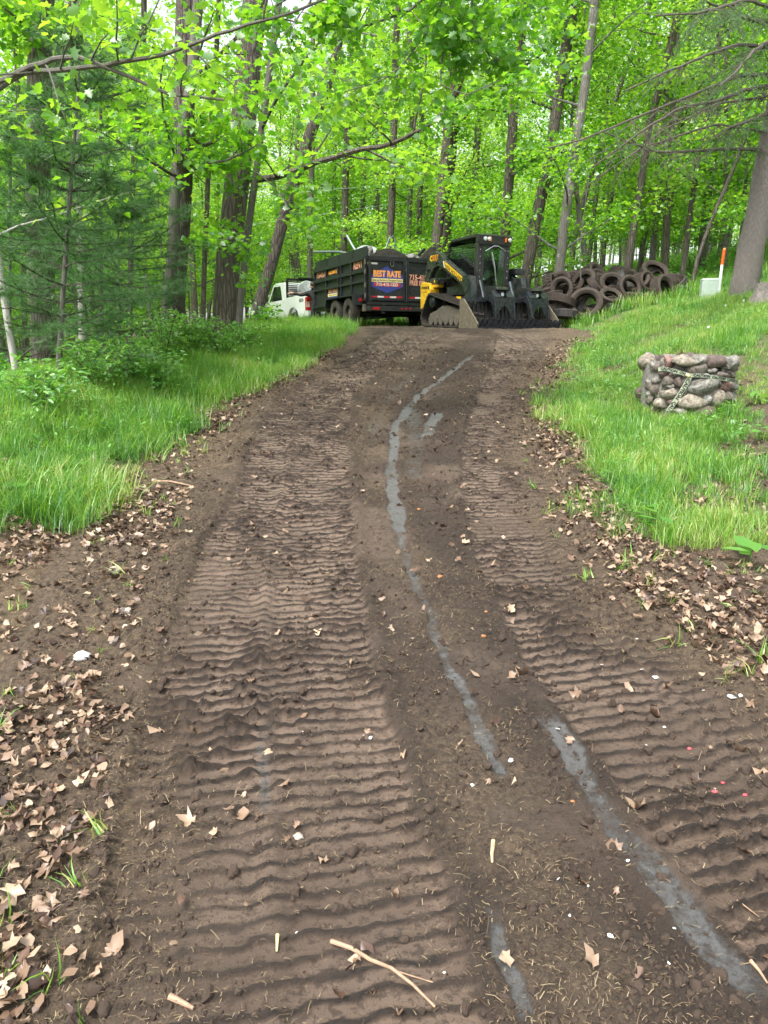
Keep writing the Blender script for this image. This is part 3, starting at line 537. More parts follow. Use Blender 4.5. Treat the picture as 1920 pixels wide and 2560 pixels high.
MIDTREES = [  # pixels of the trunk (base first), distance, widths px, bark, label
    ([(1385, 700), (1420, 480), (1462, 220), (1487, 0)], 19.0, 29, 22, 'bark_grey', 'pale grey lichen-spotted trunk leaning right behind the tire pile'),
    ([(1296, 715), (1340, 540), (1375, 400), (1405, 170), (1440, 0)], 20.5, 36, 28, 'bark_oak', 'sturdy brown trunk leaning right just beyond the loader cab'),
    ([(1258, 690), (1264, 560), (1284, 280), (1310, 0)], 21.5, 32, 24, 'bark_oak', 'straight brown trunk directly behind the loader cab'),
    ([(1556, 705), (1578, 600), (1600, 480), (1622, 320), (1655, 190)], 20.0, 22, 15, 'bark_dark', 'slender dark trunk forking low above the middle of the tire pile'),
    ([(1080, 720), (1092, 600), (1112, 420), (1128, 200)], 25, 32, 24, 'bark_oak', 'wide brown trunk above the loader arm, nearer one of a touching pair'),
    ([(1104, 720), (1116, 600), (1128, 420), (1140, 250)], 25.6, 26, 20, 'bark_dark', 'dark trunk just right of the wide trunk above the loader arm'),
    ([(1160, 700), (1170, 590), (1189, 415), (1200, 250)], 26, 22, 16, 'bark_far', 'grey brown trunk left of the cab roof'),
    ([(974, 720), (976, 600), (983, 400), (985, 250)], 27, 22, 16, 'bark_dark', 'dark trunk behind the middle of the dump trailer'),
    ([(1018, 720), (1022, 560), (1029, 400), (1030, 260)], 29, 17, 13, 'bark_far', 'thin straight trunk behind the right half of the dump trailer'),
    ([(1046, 720), (1047, 600), (1053, 400), (1055, 230)], 28, 18, 13, 'bark_dark', 'dark thin trunk above the right corner of the dump trailer'),
    ([(1425, 690), (1434, 600), (1470, 460), (1506, 350)], 25, 17, 12, 'bark_far', 'thin leaning trunk crossing behind the lichen-spotted tree'),
    ([(1628, 690), (1634, 600), (1652, 420), (1662, 300)], 24, 19, 14, 'bark_far', 'grey trunk behind the right half of the tire pile'),
    ([(1722, 730), (1745, 640), (1775, 560), (1830, 430)], 18.5, 11, 8, 'bark_dark', 'thin crooked sapling leaning right beside the green utility box'),
    ([(1700, 725), (1712, 640), (1728, 520), (1745, 400)], 20, 16, 12, 'bark_dark', 'straight dark sapling rising right of the topmost tire'),
    ([(1660, 690), (1668, 580), (1690, 440), (1700, 330)], 27, 16, 12, 'bark_far', 'far grey trunk between the tire pile and the marker post'),
    ([(1748, 700), (1755, 600), (1770, 480), (1782, 350)], 26, 19, 14, 'bark_far', 'brown trunk a little left of the orange-topped marker post'),
    ([(1600, 690), (1606, 600), (1612, 480), (1618, 380)], 30, 15, 11, 'bark_far', 'far slim trunk above the standing tire in the pile'),
    ([(1345, 690), (1352, 560), (1368, 420), (1392, 300)], 27, 15, 11, 'bark_far', 'far trunk seen between the leaning brown tree and the lichen-spotted tree'),
    ([(1505, 690), (1512, 600), (1530, 480), (1552, 380)], 28, 14, 10, 'bark_far', 'far trunk above the left end of the tire pile'),
    ([(1900, 690), (1905, 600), (1912, 480)], 30, 17, 13, 'bark_far', 'far trunk peeping out right of the great spruce trunk'),
    ([(770, 720), (775, 600), (778, 480), (782, 330)], 33, 17, 13, 'bark_far', 'grey trunk above the roof of the white pickup'),
    ([(738, 720), (740, 600), (741, 480), (743, 330)], 36, 16, 12, 'bark_far', 'far grey trunk above the pickup door'),
    ([(858, 700), (860, 600), (863, 480), (868, 330)], 32, 21, 16, 'bark_dark', 'dark trunk behind the front half of the dump trailer'),
    ([(830, 700), (833, 600), (835, 480), (838, 330)], 37, 13, 10, 'bark_far', 'very thin far trunk above the front corner of the dump trailer'),
    ([(900, 700), (903, 560), (910, 450), (912, 330)], 34, 16, 12, 'bark_far', 'far brown trunk above the rear corner of the dump trailer'),
    ([(320, 900), (325, 720), (328, 560), (333, 420)], 15, 17, 13, 'bark_dark', 'dark slim trunk seen through pine boughs left of the furrowed trunk'),
    ([(505, 840), (508, 740), (512, 640), (520, 450)], 16, 15, 11, 'bark_dark', 'thin dark trunk in the gap between the two thick left trunks'),
    ([(205, 950), (203, 760), (200, 560), (196, 330)], 14, 20, 15, 'bark_birch', 'whitish trunk glimpsed deep behind the soft pine'),
    ([(62, 950), (60, 760), (58, 560), (50, 330)], 16, 16, 12, 'bark_dark', 'dark trunk behind the birch near the left edge')]
def mid_trees():
    for i, (ln, Y, w0, w1, bark, lab) in enumerate(MIDTREES):
        p = atY(*ln[0], Y); px_tree('forest_tree', p, ln[1:] if len(ln) > 2 else ln, Y, w0*.8, w1*.8, 'bark_dark' if bark == 'bark_oak' else bark, lab, (), 11+i % 4, ('maple_far' if i % 2 else 'maple', .108, TPL_FAR, 26, .38), sides=10, flare=.3, seed=400+i, crown_extra=12, f0=.22, group='trees of the wood behind the driveway')
mid_trees()
def woods():
    g = np.random.default_rng(77); placed = []
    def ok(x, y, d):
        if -6.5 < x < 3.2 and y < 33: return False
        if 2 < x < 9.5 and y < 19.5: return False
        if y < 9 and abs(x) < 6: return False
        if abs(x) > .62*y+4: return False
        if any((x-a)**2+(y-b)**2 < d*d for a, b in placed): return False
        placed.append((x, y)); return True
    def lab(kind, x, y):
        side = 'left of the pickup' if x < -.12*y-1 else ('behind the tire pile' if x > .2*y else 'behind the trailer')
        dist = 'standing' if y < 30 else 'far'
        return '%s %s %s' % (kind, dist, side)
    def put(n, xr, yr, kinds, name, kindword, d, group, sc=(.85, 1.2)):
        c = 0; tries = 0
        while c < n and tries < 4000:
            tries += 1; y = yr[0]+(yr[1]-yr[0])*g.random()**.9; x = g.uniform(*xr)*(y/30.0 if y > 30 else 1)
            if not ok(x, y, d): continue
            k = kinds[int(g.integers(len(kinds)))]; add_tree(name, k, (x, y, ground(x, y)), g.uniform(0, 6.28), g.uniform(*sc), lab(kindword, x, y), group); c += 1
    put(34, (-19, 21), (19, 46), CANOPY, 'maple_tree', 'tall leafy maple', 2.3, 'leafy maples of the wood')
    put(30, (-20, 21), (21, 46), POLE, 'pole_maple', 'slim straight maple', 1.5, 'slim maples of the wood')
    put(70, (-19, 20), (16, 44), UNDER, 'maple_sapling', 'low spreading maple sapling', 1.4, 'maple saplings under the wood', (.7, 1.25))
    put(8, (-13, -6), (13, 22), UNDER, 'maple_sapling', 'bushy maple sapling', 1.3, 'maple saplings on the left slope', (.7, 1.15))
    put(4, (-14, -7), (14, 24), CANOPY, 'maple_tree', 'tall shady maple', 2.3, 'leafy maples of the left slope', (.8, 1.0))
    put(4, (9.6, 15), (13, 20), UNDER, 'maple_sapling', 'low bank sapling', 1.5, 'maple saplings on the right bank', (.7, 1.0))
    # tell the alike trees apart by their order in the picture
    zones = {}
    for o in COL.objects:
        if o.parent is None and o.get('group') in ('leafy maples of the wood', 'slim maples of the wood', 'maple saplings under the wood', 'maple saplings on the left slope', 'leafy maples of the left slope', 'maple saplings on the right bank'): zones.setdefault(o['label'], []).append(o)
    words_ = ['leftmost', 'second from the left', 'third from the left', 'fourth from the left', 'fifth from the left', 'sixth from the left', 'seventh from the left', 'eighth from the left', 'ninth from the left', 'tenth from the left', 'eleventh from the left', 'twelfth from the left', 'thirteenth from the left', 'fourteenth from the left', 'fifteenth from the left', 'sixteenth from the left', 'seventeenth from the left', 'eighteenth from the left', 'nineteenth from the left', 'twentieth from the left']
    for lb_, os_ in zones.items():
        if len(os_) > 1:
            for i_, o in enumerate(sorted(os_, key=lambda q: q.location.x/q.location.y)): o['label'] = lb_+', '+('rightmost' if i_ == len(os_)-1 else words_[min(i_, 19)])
    # the far wood reads as one mass
    n = 330; y = 44+60*g.random(n); x = g.uniform(-.75, .75, n)*y; p = np.stack([x, y, H(x, y)-.1], -1)
    prot = []
    for k in CANOPY[:2]+UNDER[1:4]:
        me = k[0].copy(); a = bpy.data.meshes.new('far_tree'); bm = bmesh.new(); bm.from_mesh(k[0]); nf = len(bm.faces); bm.from_mesh(k[1]); bm.faces.ensure_lookup_table()
        for f in bm.faces[nf:]: f.material_index = 1
        bm.to_mesh(a); bm.free(); a.materials.append(k[0].materials[0]); a.materials.append(M['maple_far']); prot.append(a)
    scatter('far_wood', p, np.stack([np.zeros(n), np.zeros(n), g.uniform(0, 6.28, n)], -1), g.uniform(.95, 1.5, n), g.integers(0, 5, n), prot, 'hazy mass of bright green trees far behind')
    # leafy undergrowth
    herb = []
    for s in range(4):
        gg = np.random.default_rng(900+s); C = np.stack([gg.normal(0, .16, 42), gg.normal(0, .16, 42), gg.uniform(.08, .5, 42)], -1); V, Fc = leaves(gg, C, .095, TPL_HERB, .4); herb.append(np_mesh('herb', V, Fc, M['herb']))
    n = 3600; y = 6+36*g.random(n)**1.0; x = np.where(g.random(n) < .6, g.uniform(-14, -1.5, n), g.uniform(3, 22, n)); u = roadl(y)-x
    keep = np.where(x < 0, ((u > 2.6) | (y > 20)) & ~((x > -7) & (y > 12.5) & (y < 37)), y > 18.6); x, y = x[keep], y[keep]; n = len(x)
    scatter('undergrowth', np.stack([x, y, H(x, y)-.03], -1), np.stack([g.normal(0, .1, n), g.normal(0, .1, n), g.uniform(0, 6.28, n)], -1), g.uniform(.5, 1.5, n), g.integers(0, 4, n), herb, 'low leafy undergrowth covering the forest floor')
    n = 1500; x = np.where(g.random(n) < .4, g.uniform(-4.5, -1.2, n), g.uniform(1.2, 9.5, n)); y = g.uniform(3.8, 15.5, n); keep = g.random(n) < grass_cover(x, y)*sst(.4, .6, fbm(x*.7, y*.7, 3, 1)); x, y = x[keep], y[keep]; n = len(x)
    scatter('bank_weeds', np.stack([x, y, H(x, y)-.02], -1), np.stack([g.normal(0, .1, n), g.normal(0, .1, n), g.uniform(0, 6.28, n)], -1), g.uniform(.22, .5, n), g.integers(0, 4, n), herb, 'small leafy weeds mixed into the grass banks')
woods()
# ------------------------------------------------------------------ machines
M['black'] = paint('black_paint', (.009, .012, .013), .36, .0, .3, (.05, .042, .034), .3, 5)
M['arm'] = paint('charcoal_paint', (.018, .024, .023), .22, .0, .2, (.07, .06, .05), .22, 4)
M['steel'] = paint('dark_steel', (.035, .045, .055), .24, .6, .35, (.07, .06, .05), .25, 6)
M['rubber'] = paint('muddy_rubber', (.014, .0135, .013), .8, 0, .3, (.06, .047, .035), .5, 9, .3)
M['dust'] = paint('muddy_plate', (.15, .13, .09), .85, 0, .35, (.07, .055, .036), .7, 10, .4)
M['undercar'] = paint('dusty_casting', (.06, .058, .05), .8, 0, .3, (.14, .115, .085), .7, 8, .3)
M['yellow'] = paint('yellow_paint', (.72, .42, .01), .38, 0, .12, (.3, .2, .05), .2, 4)
M['chrome'] = paint('bright_metal', (.55, .57, .6), .22, .9, .1, None, scale=8)
M['trailer'] = paint('worn_dark_green_paint', (.0055, .0074, .0082), .42, 0, .4, (.022, .027, .028), .4, 4)
M['board'] = paint('black_boards', (.012, .0155, .017), .5, 0, .3, None, scale=5)
M['white_paint'] = paint('white_car_paint', (.72, .75, .76), .25, 0, .05, None, scale=3, coat=.4)
M['red_lens'] = paint('red_lens', (.4, .01, .015), .2, 0, .15)
M['orange_lens'] = paint('amber_lens', (.6, .14, .01), .25, 0, .1)
M['lamp'] = paint('clear_lamp', (.6, .65, .6), .12, .3, .2, None, scale=30)
M['white_dec'] = paint('white_decal', (.62, .6, .55), .5, 0, .1)
M['cream_dec'] = paint('cream_decal', (.7, .58, .25), .5, 0, .1)
M['blue_dec'] = paint('blue_decal', (.03, .045, .22), .4, 0, .15)
M['red_dec'] = paint('red_decal', (.4, .03, .03), .45, 0, .15)
M['orange_dec'] = paint('orange_decal', (.75, .3, .05), .45, 0, .2, None, scale=3)
M['salmon_dec'] = paint('faded_orange_decal', (.65, .3, .2), .5, 0, .15)
M['ink'] = paint('black_ink', (.012, .012, .012), .5, 0, .1)
M['blue_cloth'] = paint('blue_rag', (.08, .2, .55), .8, 0, .2)
def glass_mat(name, tint, amt, rough=.03):
    m = bpy.data.materials.new(name); m.use_nodes = True; nt = m.node_tree; nt.nodes.clear(); out = nt.nodes.new('ShaderNodeOutputMaterial')
    t = nt.nodes.new('ShaderNodeBsdfTransparent'); t.inputs[0].default_value = (*tint, 1); g = nt.nodes.new('ShaderNodeBsdfGlossy'); g.inputs['Roughness'].default_value = rough; g.inputs[0].default_value = (.85, .95, .95, 1)
    lw = nt.nodes.new('ShaderNodeLayerWeight'); lw.inputs[0].default_value = .25; f = math_n(nt, 'MULTIPLY_ADD', lw.outputs['Facing'], .5); f.node.inputs[2].default_value = amt
    x = nt.nodes.new('ShaderNodeMixShader'); nt.links.new(f, x.inputs[0]); nt.links.new(t.outputs[0], x.inputs[1]); nt.links.new(g.outputs[0], x.inputs[2]); nt.links.new(x.outputs[0], out.inputs[0]); return m
M['cab_glass'] = glass_mat('cab_glass', (.72, .8, .78), .03); M['dark_glass'] = glass_mat('tinted_glass', (.04, .05, .045), .1)
M['plastic_wrap'] = glass_mat('plastic_film', (.75, .8, .78), .35, .18)
RX = Matrix.Rotation(math.pi/2, 4, 'X'); RZ = lambda a: Matrix.Rotation(a, 4, 'Z'); RY = lambda a: Matrix.Rotation(a, 4, 'Y'); T = lambda *p: Matrix.Translation(p)
def hull(circles, n=14):
    pts = [(cx+r*math.cos(2*math.pi*i/n/2), cz+r*math.sin(2*math.pi*i/n/2)) for cx, cz, r in circles for i in range(2*n)]; pts = sorted(set((round(a, 4), round(b, 4)) for a, b in pts))
    def half(ps):
        h = []
        for p in ps:
            while len(h) > 1 and (h[-1][0]-h[-2][0])*(p[1]-h[-2][1])-(h[-1][1]-h[-2][1])*(p[0]-h[-2][0]) <= 1e-9: h.pop()
            h.append(p)
        return h
    a, b = half(pts), half(pts[::-1]); return a[:-1]+b[:-1]
def resample(poly, step):
    P_ = np.array(poly+[poly[0]]); s = np.concatenate([[0], np.cumsum(np.hypot(*np.diff(P_, axis=0).T))]); n = int(s[-1]/step); t = np.linspace(0, s[-1], n, endpoint=False); return np.stack([np.interp(t, s, P_[:, 0]), np.interp(t, s, P_[:, 1])], -1)
def loader():
    """x forward, y left, z up, origin on the ground under the middle of the tracks"""
    c = at(1158, 826); beta = math.radians(25)
    org = Vector((c.x-.02, 17.9, 0)); f = Vector((math.sin(beta), -math.cos(beta), 0)); org.x = atY(1136, 800, 17.6).x+.62*math.cos(beta); org.z = ground(org.x, org.y)+.01
    L = empty('track_loader', org, math.atan2(f.y, f.x), 'black and yellow compact track loader with grapple bucket parked at the top of the driveway', 'loader')
    tilt_dir = math.atan((ground(*(org+f*1.2)[:2])-ground(*(org-f*1.0)[:2]))/2.2); L.rotation_euler = (0, -tilt_dir, math.atan2(f.y, f.x))
    # tracks
    H3 = hull([(-.62, .6, .17), (-.84, .22, .2), (.86, .25, .24)])
    for s in (-1, 1):
        y0 = s*.74; path = resample(H3, .05); n = len(path); b = MB(); cen = path.mean(0)
        nrm = []
        for i in range(n): d = path[(i+1) % n]-path[i-1]; d /= np.hypot(*d); nrm.append((d[1], -d[0]))
        vs = []; 
        for i in range(n):
            for off, yy in ((0, -.225), (.035, -.225), (.035, .225), (0, .225)): vs.append((path[i][0]+nrm[i][0]*(off-.035), y0+yy, path[i][1]+nrm[i][1]*(off-.035)))
        fs = []
        for i in range(n):
            k = (i+1) % n
            for j in range(4): j2 = (j+1) % 4; fs.append((i*4+j, i*4+j2, k*4+j2, k*4+j))
        b.add(vs, fs)
        for i in range(0, n, 2):                             # lugs, in a zigzag of three blocks
            k = (i+1) % n
            for q, (ya, yb) in enumerate(((-.22, -.08), (-.075, .075), (.08, .22))):
                sh = .35 if q == 1 else 0; pa = path[i]+(path[k]-path[i])*sh; pb = pa+(path[k]-path[i])*.75; na = nrm[i]
                v8 = [(p[0]+na[0]*h, y0+yy, p[1]+na[1]*h) for h in (-.01, .022) for p, yy in ((pa, ya), (pb, ya), (pb, yb), (pa, yb))]
                b.add(v8, [(3, 2, 1, 0), (4, 5, 6, 7), (0, 1, 5, 4), (1, 2, 6, 5), (2, 3, 7, 6), (3, 0, 4, 7)])
        tr = b.build('rubber_track', M['rubber'], L)
        o = y0-s*.03
        MB().prism([(-.8, .16), (.72, .13), (.86, .3), (.62, .4), (.1, .5), (-.15, .48), (-.35, .4), (-.7, .32)], y0-.15, y0+.15).build('roller_frame', M['undercar'], tr, bevel=.02)
        for x in (-.62, -.38, -.14, .1, .34, .58): MB().lathe([(.0, -.17), (.105, -.17), (.105, -.06), (.075, -.05), (.075, .05), (.105, .06), (.105, .17), (0, .17)], 16, T(x, y0, .16), False).build('roller', M['undercar'], tr, True)
        MB().lathe([(0, -.19), (.09, -.19), (.12, -.16), (.15, -.16), (.15, .16), (.12, .16), (0, .16)], 18, T(-.6, y0, .6), False).build('drive_hub', M['steel'], tr, True)
        MB().lathe([(0, -.14), (.13, -.14), (.21, -.08), (.21, .08), (.13, .14), (0, .14)], 18, T(.84, y0, .26), False).build('idler', M['undercar'], tr, True)
        MB().prism([(-.75, .42), (-.5, .36), (-.42, .5), (-.4, .72), (-.78, .74)], y0-.1*s-.05, y0-.1*s+.05).build('sprocket_guard', M['undercar'], tr)
    # body
    MB().prism([(-1.32, .42), (-1.36, .98), (-1.22, 1.14), (-.95, 1.1), (-.9, .8), (.2, .74), (.45, .4), (-.9, .3)], -.5, .5).build('chassis', M['black'], L, bevel=.02)
    rear = MB().prism([(-1.42, .42), (-1.45, 1.0), (-1.36, 1.06), (-1.0, 1.03), (-.93, .88), (-.98, .5)], -.78, -.52).build('rear_fender', M['yellow'], L, bevel=.025); MB().prism([(-1.42, .42), (-1.45, 1.0), (-1.36, 1.06), (-1.0, 1.03), (-.93, .88), (-.98, .5)], .52, .78).build('rear_fender', M['yellow'], L, bevel=.025)
    MB().span((-1.0, -.7, .92), (-.72, -.52, 1.1)).build('yellow_bracket', M['yellow'], L, bevel=.03)
    MB().prism([(.05, .62), (.5, .56), (.5, .68), (.05, .7)], -.62, -.5).build('yellow_sill', M['yellow'], L)
    text_obj('CONNECT', .075, M['ink'], rear, T(-1.2, -.784, .92) @ RX, 'lettering', 1.0, .004); text_obj('715 415 1323', .035, M['ink'], rear, T(-1.2, -.784, .82) @ RX, 'lettering', 1.0, .001)
    MB().span((-1.03, -.783, .885), (-.985, -.784, .955)).build('emblem', M['ink'], rear)
    MB().span((-1.4, -.46, .95), (-.72, .46, 1.42)).build('engine_hood', M['black'], L, bevel=.05)
    # lift arms
    for s in (-1, 1):
        ya, yb = s*.6, s*.74
        arm = [(-1.32, 1.06), (-1.29, 1.3), (-1.2, 1.52), (-1.03, 1.68), (-.82, 1.74), (-.62, 1.69), (-.4, 1.55), (.55, 1.12), (.82, 1.12), (.88, .95), (.92, .62), (.98, .5), (.78, .46), (.66, .62), (.6, .82), (.36, .98), (-.5, 1.36), (-.68, 1.4), (-.86, 1.36), (-1.0, 1.24), (-1.1, 1.06)]
        A_ = MB().prism(arm, min(ya, yb), max(ya, yb)).build('lift_arm', M['arm'], L, bevel=.018)
        MB().prism([(.56, 1.135), (.825, 1.135), (.9, .95), (.95, .62), (1.0, .47), (.75, .43), (.7, .6), (.62, .85), (.5, .98)], s*.745, s*.775).build('arm_nose', M['steel'], A_)
        MB().tube((-.85, s*.52, 1.02), (-.1, s*.52, 1.2), .045).tube((-.1, s*.52, 1.2), (.3, s*.52, 1.02), .026).build('lift_cylinder', M['steel'], L, True)
        MB().tube((-.48, s*.66, 1.34), (.5, s*.66, .9), .03).build('link_bar', M['steel'], L, True)
        MB().span((-1.25, s*.56, 1.0), (-.62, s*.72, 1.14)).build('rear_link', M['arm'], L, bevel=.02)
        for x, z, r in ((-.62, 1.07, .07), (-1.12, 1.34, .035), (-.72, 1.48, .03), (.75, .55, .05)): MB().lathe([(0, -.02), (r, -.02), (r, .02), (0, .02)], 14, T(x, s*.76, z), False).build('pivot_pin', M['steel'], A_)
        if s < 0:
            dec = MB(); q = [(-.36, 1.5), (-.3, 1.34), (.5, .975), (.6, .985), (.55, 1.08)]; dec.prism(q, -.7425, -.7415); d = dec.build('yellow_decal', M['yellow'], A_)
            text_obj('NEW HOLLAND', .115, M['ink'], d, T(.09, -.7435, 1.205) @ RX @ RZ(-math.atan2(.41, .9)), 'lettering', 1.06, .003)
            MB().prism([(-.43, 1.5), (-.38, 1.5), (-.32, 1.34), (-.36, 1.35)], -.7425, -.7415).build('white_stripe', M['white_dec'], A_)
            n_ = text_obj('C337', .16, M['yellow'], A_, T(-.87, -.7425, 1.585) @ RX, 'number', 1.1, .012); text_obj('337', .15, M['red_lens'], A_, T(-.82, -.7445, 1.585) @ RX, 'number', 1.2, .003)
            MB().span((-.86, -.723, 1.03), (-.8, -.7225, 1.1)).build('warning_label', M['yellow'], A_)
        MB().span((-.5, s*.5, .74), (.6, s*.56, .92)).build('running_board', M['steel'], L)
        MB().path([(.9, s*.77, .98), (.82, s*.775, .82), (.68, s*.775, .74)], .012, 6).build('hose', M['ink'], L)
    MB().span((-.95, -.6, 1.45), (-.8, .6, 1.6)).build('arm_crossbar', M['arm'], L)
    # cab
    cab = MB()
    for s in (-1, 1):
        y = s*.47; side = [(.52, .62), (.55, 2.03), (.47, 2.06), (-.62, 2.02), (-.78, 1.9), (-.86, 1.3), (-.86, 1.0), (-.6, .8), (.1, .8)]; win = [(.42, 1.0), (.43, 1.9), (-.6, 1.9), (-.7, 1.82), (-.76, 1.3), (-.5, 1.08), (.2, .98)]
        b = MB(); n = len(side)
        def ring(A, B_, ya, yb):
            A2 = resample(A, .02); B2 = resample(B_, .02); m = 40; A2 = A2[(np.linspace(0, len(A2), m, endpoint=False)).astype(int)]; c_ = B2.mean(0)
            return A2
        for p, q in zip(side, side[1:]+side[:1]):
            w = .05; d = Vector((q[0]-p[0], 0, q[1]-p[1])); l = d.length; b.path([(p[0], y, p[1]), (q[0], y, q[1])], .042, 6)
        b.prism([(.53, .62), (.53, .96), (.2, .98), (-.5, 1.06), (-.84, 1.3), (-.86, 1.0), (-.6, .8), (.1, .8)], y-.02, y+.02)
        b.prism([(.46, 1.0), (.55, 1.0), (.56, 2.0), (.47, 2.0)], y-.035, y+.035)
        fr = b.build('side_frame', M['black'], L)
        g_ = MB(); g_.prism(win, y-.004, y+.004); gw = g_.build('side_window', M['cab_glass'], fr)
        wm = MB()
        for x in np.arange(-.72, .44, .055): wm.span((x-.003, y+s*.022, 1.02 if x > 0 else 1.15), (x+.003, y+s*.026, 1.9))
        for z in np.arange(1.1, 1.9, .055): wm.span((-.73, y+s*.028, z-.003), (.43, y+s*.032, z+.003))
        tag(wm.build('wire_guard', M['ink'], fr), kind='stuff')
    roof = MB().prism([(.64, 1.9), (.66, 2.07), (.55, 2.1), (-.62, 2.06), (-.8, 1.93), (-.76, 1.9), (-.6, 2.0), (.5, 2.02), (.55, 1.9)], -.52, .52).build('roof', M['black'], L, bevel=.015)
    MB().prism([(.645, 1.86), (.655, 2.06), (.58, 2.06), (.58, 1.86)], -.51, .51).build('visor', M['black'], roof, bevel=.01)
    for y in (-.38, -.26, .4): MB().lathe([(0, .0), (.042, .0), (.046, -.04), (0, -.05)], 14, T(.69, y, 1.98) @ RZ(-math.pi/2) @ RZ(math.pi), False).build('work_light', M['lamp'], roof, True)
    for y in (-.18, .31): MB().span((.655, y-.018, 1.93), (.685, y+.018, 2.03)).build('marker_light', M['orange_lens'], roof)
    # front door of glass in a black frame
    door = MB()
    for y in (-.37, .37): door.span((.575, y-.035, .95), (.62, y+.035, 1.86))
    door.span((.575, -.37, .8), (.62, .37, .95)); door.span((.575, -.37, 1.8), (.62, .37, 1.86)); door.prism([(-.4, .95), (-.4, 1.86), (-.5, 1.86), (-.5, .6), (-.3, .6)], .57, .61, axis='x'); door.prism([(.4, .95), (.4, 1.86), (.5, 1.86), (.5, .6), (.3, .6)], .57, .61, axis='x')
    D = door.build('door', M['black'], L, bevel=.008)
    MB().prism([(-.34, .7), (.34, .7), (.34, 1.8), (-.34, 1.8)], .606, .612, axis='x').build('windscreen', M['cab_glass'], D)
    MB().path([(.63, -.3, 1.72), (.64, -.18, 1.78), (.64, -.05, 1.84), (.64, .1, 1.84), (.635, .25, 1.78), (.63, .34, 1.74)], .012, 6).build('grab_bar', M['chrome'], D)
    MB().path([(.625, -.1, 1.7), (.63, .02, 1.35), (.63, .1, .98)], [.03, .022, .012], 6).path([(.63, .0, 1.5), (.64, .06, 1.2), (.64, .12, .95)], .008, 5).build('wiper', M['chrome'], D)
    for y in (-.44, .44):
        for z in (1.0, 1.15, 1.3, 1.45, 1.6, 1.75): MB().lathe([(0, 0), (.014, 0), (.014, -.012), (0, -.014)], 8, T(.6, y, z) @ RZ(math.pi/2), False).build('bolt', M['chrome'], D)
    MB().span((.56, -.46, .5), (.62, .46, .72)).build('lower_front', M['black'], L, bevel=.02)
    seat = MB().prism([(-.45, .9), (.05, .9), (.05, 1.02), (-.3, 1.05), (-.42, 1.65), (-.55, 1.63)], -.24, .24).build('seat', M['ink'], L, bevel=.04)
    MB().path([(.0, -.05, 1.85), (.03, -.05, 1.7), (.02, -.03, 1.55)], [.05, .07, .02], 7).build('blue_rag', M['blue_cloth'], L)
    MB().span((-.83, -.44, 1.05), (-.8, .44, 1.9)).build('rear_window', M['cab_glass'], L)
    for o in L.children:
        if o.name.split('.')[0] in ('side_frame', 'roof', 'door', 'lower_front', 'seat', 'rear_window', 'blue_rag'): o.scale = (.97, .83, .97)
    # hydraulics on the far side
    hb = MB().span((.25, .6, 1.2), (.6, .86, 1.34)).build('coupler_block', M['steel'], L, bevel=.02)
    for i, (x, y, z) in enumerate(((.45, .66, 1.12), (.5, .74, 1.08), (.4, .8, 1.1), (.55, .8, 1.0), (.48, .7, .94), (.57, .86, 1.12), (.5, .88, .9))): MB().tube((x, y, z), (x+.1, y+.02, z-.06), .035, .03).build('hydraulic_coupler', M['chrome' if i % 2 else 'steel'], hb, True)
    for y in (-.4, .4): MB().tube((.68, y, 1.02), (.9, y, .58), .055).tube((.9, y, .58), (1.0, y, .42), .03).build('tilt_cylinder', M['steel'], L, True)
    MB().prism([(.98, .18), (1.1, .18), (1.02, .66), (.92, .66)], -.62, .62).build('quick_attach_plate', M['black'], L, bevel=.01)
    text_obj('NEW HOLLAND', .085, M['yellow'], L, T(1.06, 0, .6) @ RZ(math.pi/2) @ RX, 'lettering', 1.0, .002)
    # grapple bucket, a part of its own that could be lifted away
    g0 = Vector((1.02, 0, 0)); W = 1.08
    gb = MB(); gb.prism([(0, .02), (.1, .0), (.1, .62), (.02, .64)], -W, -W+.03, T(*g0)).span((1.03, -W, .56), (1.13, W, .66)).span((1.03, -W, .02), (1.12, W, .1))
    G = gb.build('grapple_bucket', M['steel'], L)
    MB().prism([(0, 0), (.74, .0), (.76, .1), (.14, .62), (0, .62)], -W-.02, -W+.015, T(*g0)).build('side_plate', M['dust'], G); MB().prism([(0, 0), (.74, .0), (.76, .1), (.14, .62), (0, .62)], W-.015, W+.02, T(*g0)).build('side_plate', M['dust'], G)
    for y in np.linspace(-W+.08, W-.08, 20): MB().span((1.06, y-.022, .08), (1.1, y+.022, .58)).build('back_bar', M['ink'], G)
    MB().span((1.05, -W, .0), (1.74, W, .03)).build('floor_plate', M['steel'], G)
    for y in np.linspace(-W+.07, W-.03, 16): MB().prism([(1.25, .03), (1.7, .03), (1.84, .2), (1.75, .21), (1.6, .1), (1.25, .07)], y-.012, y+.012, None).build('tooth', M['steel'], G)
    for y0 in (-.26, .66):
        for y in (y0-.24, y0+.24):
            J = MB().prism([(1.06, .66), (1.16, .8), (1.34, .8), (1.46, .68), (1.53, .46), (1.55, .22), (1.47, .22), (1.43, .42), (1.34, .56), (1.2, .6), (1.1, .56)], y-.014, y+.014).build('jaw_plate', M['steel'], G)
        for sg in (-1, 1): MB().prism([(1.32, .79), (1.36, .8), (1.475, .66), (1.455, .64)], y0+sg*.08, y0+sg*.228).build('jaw_web', M['steel'], G)
        MB().prism([(y0-.228, .65), (y0+.228, .65), (y0+.228, .22), (y0+.2, .24), (y0+.06, .46), (y0, .48), (y0-.06, .46), (y0-.2, .24), (y0-.228, .22)], 1.485, 1.5, axis='x').build('jaw_front', M['steel'], G)
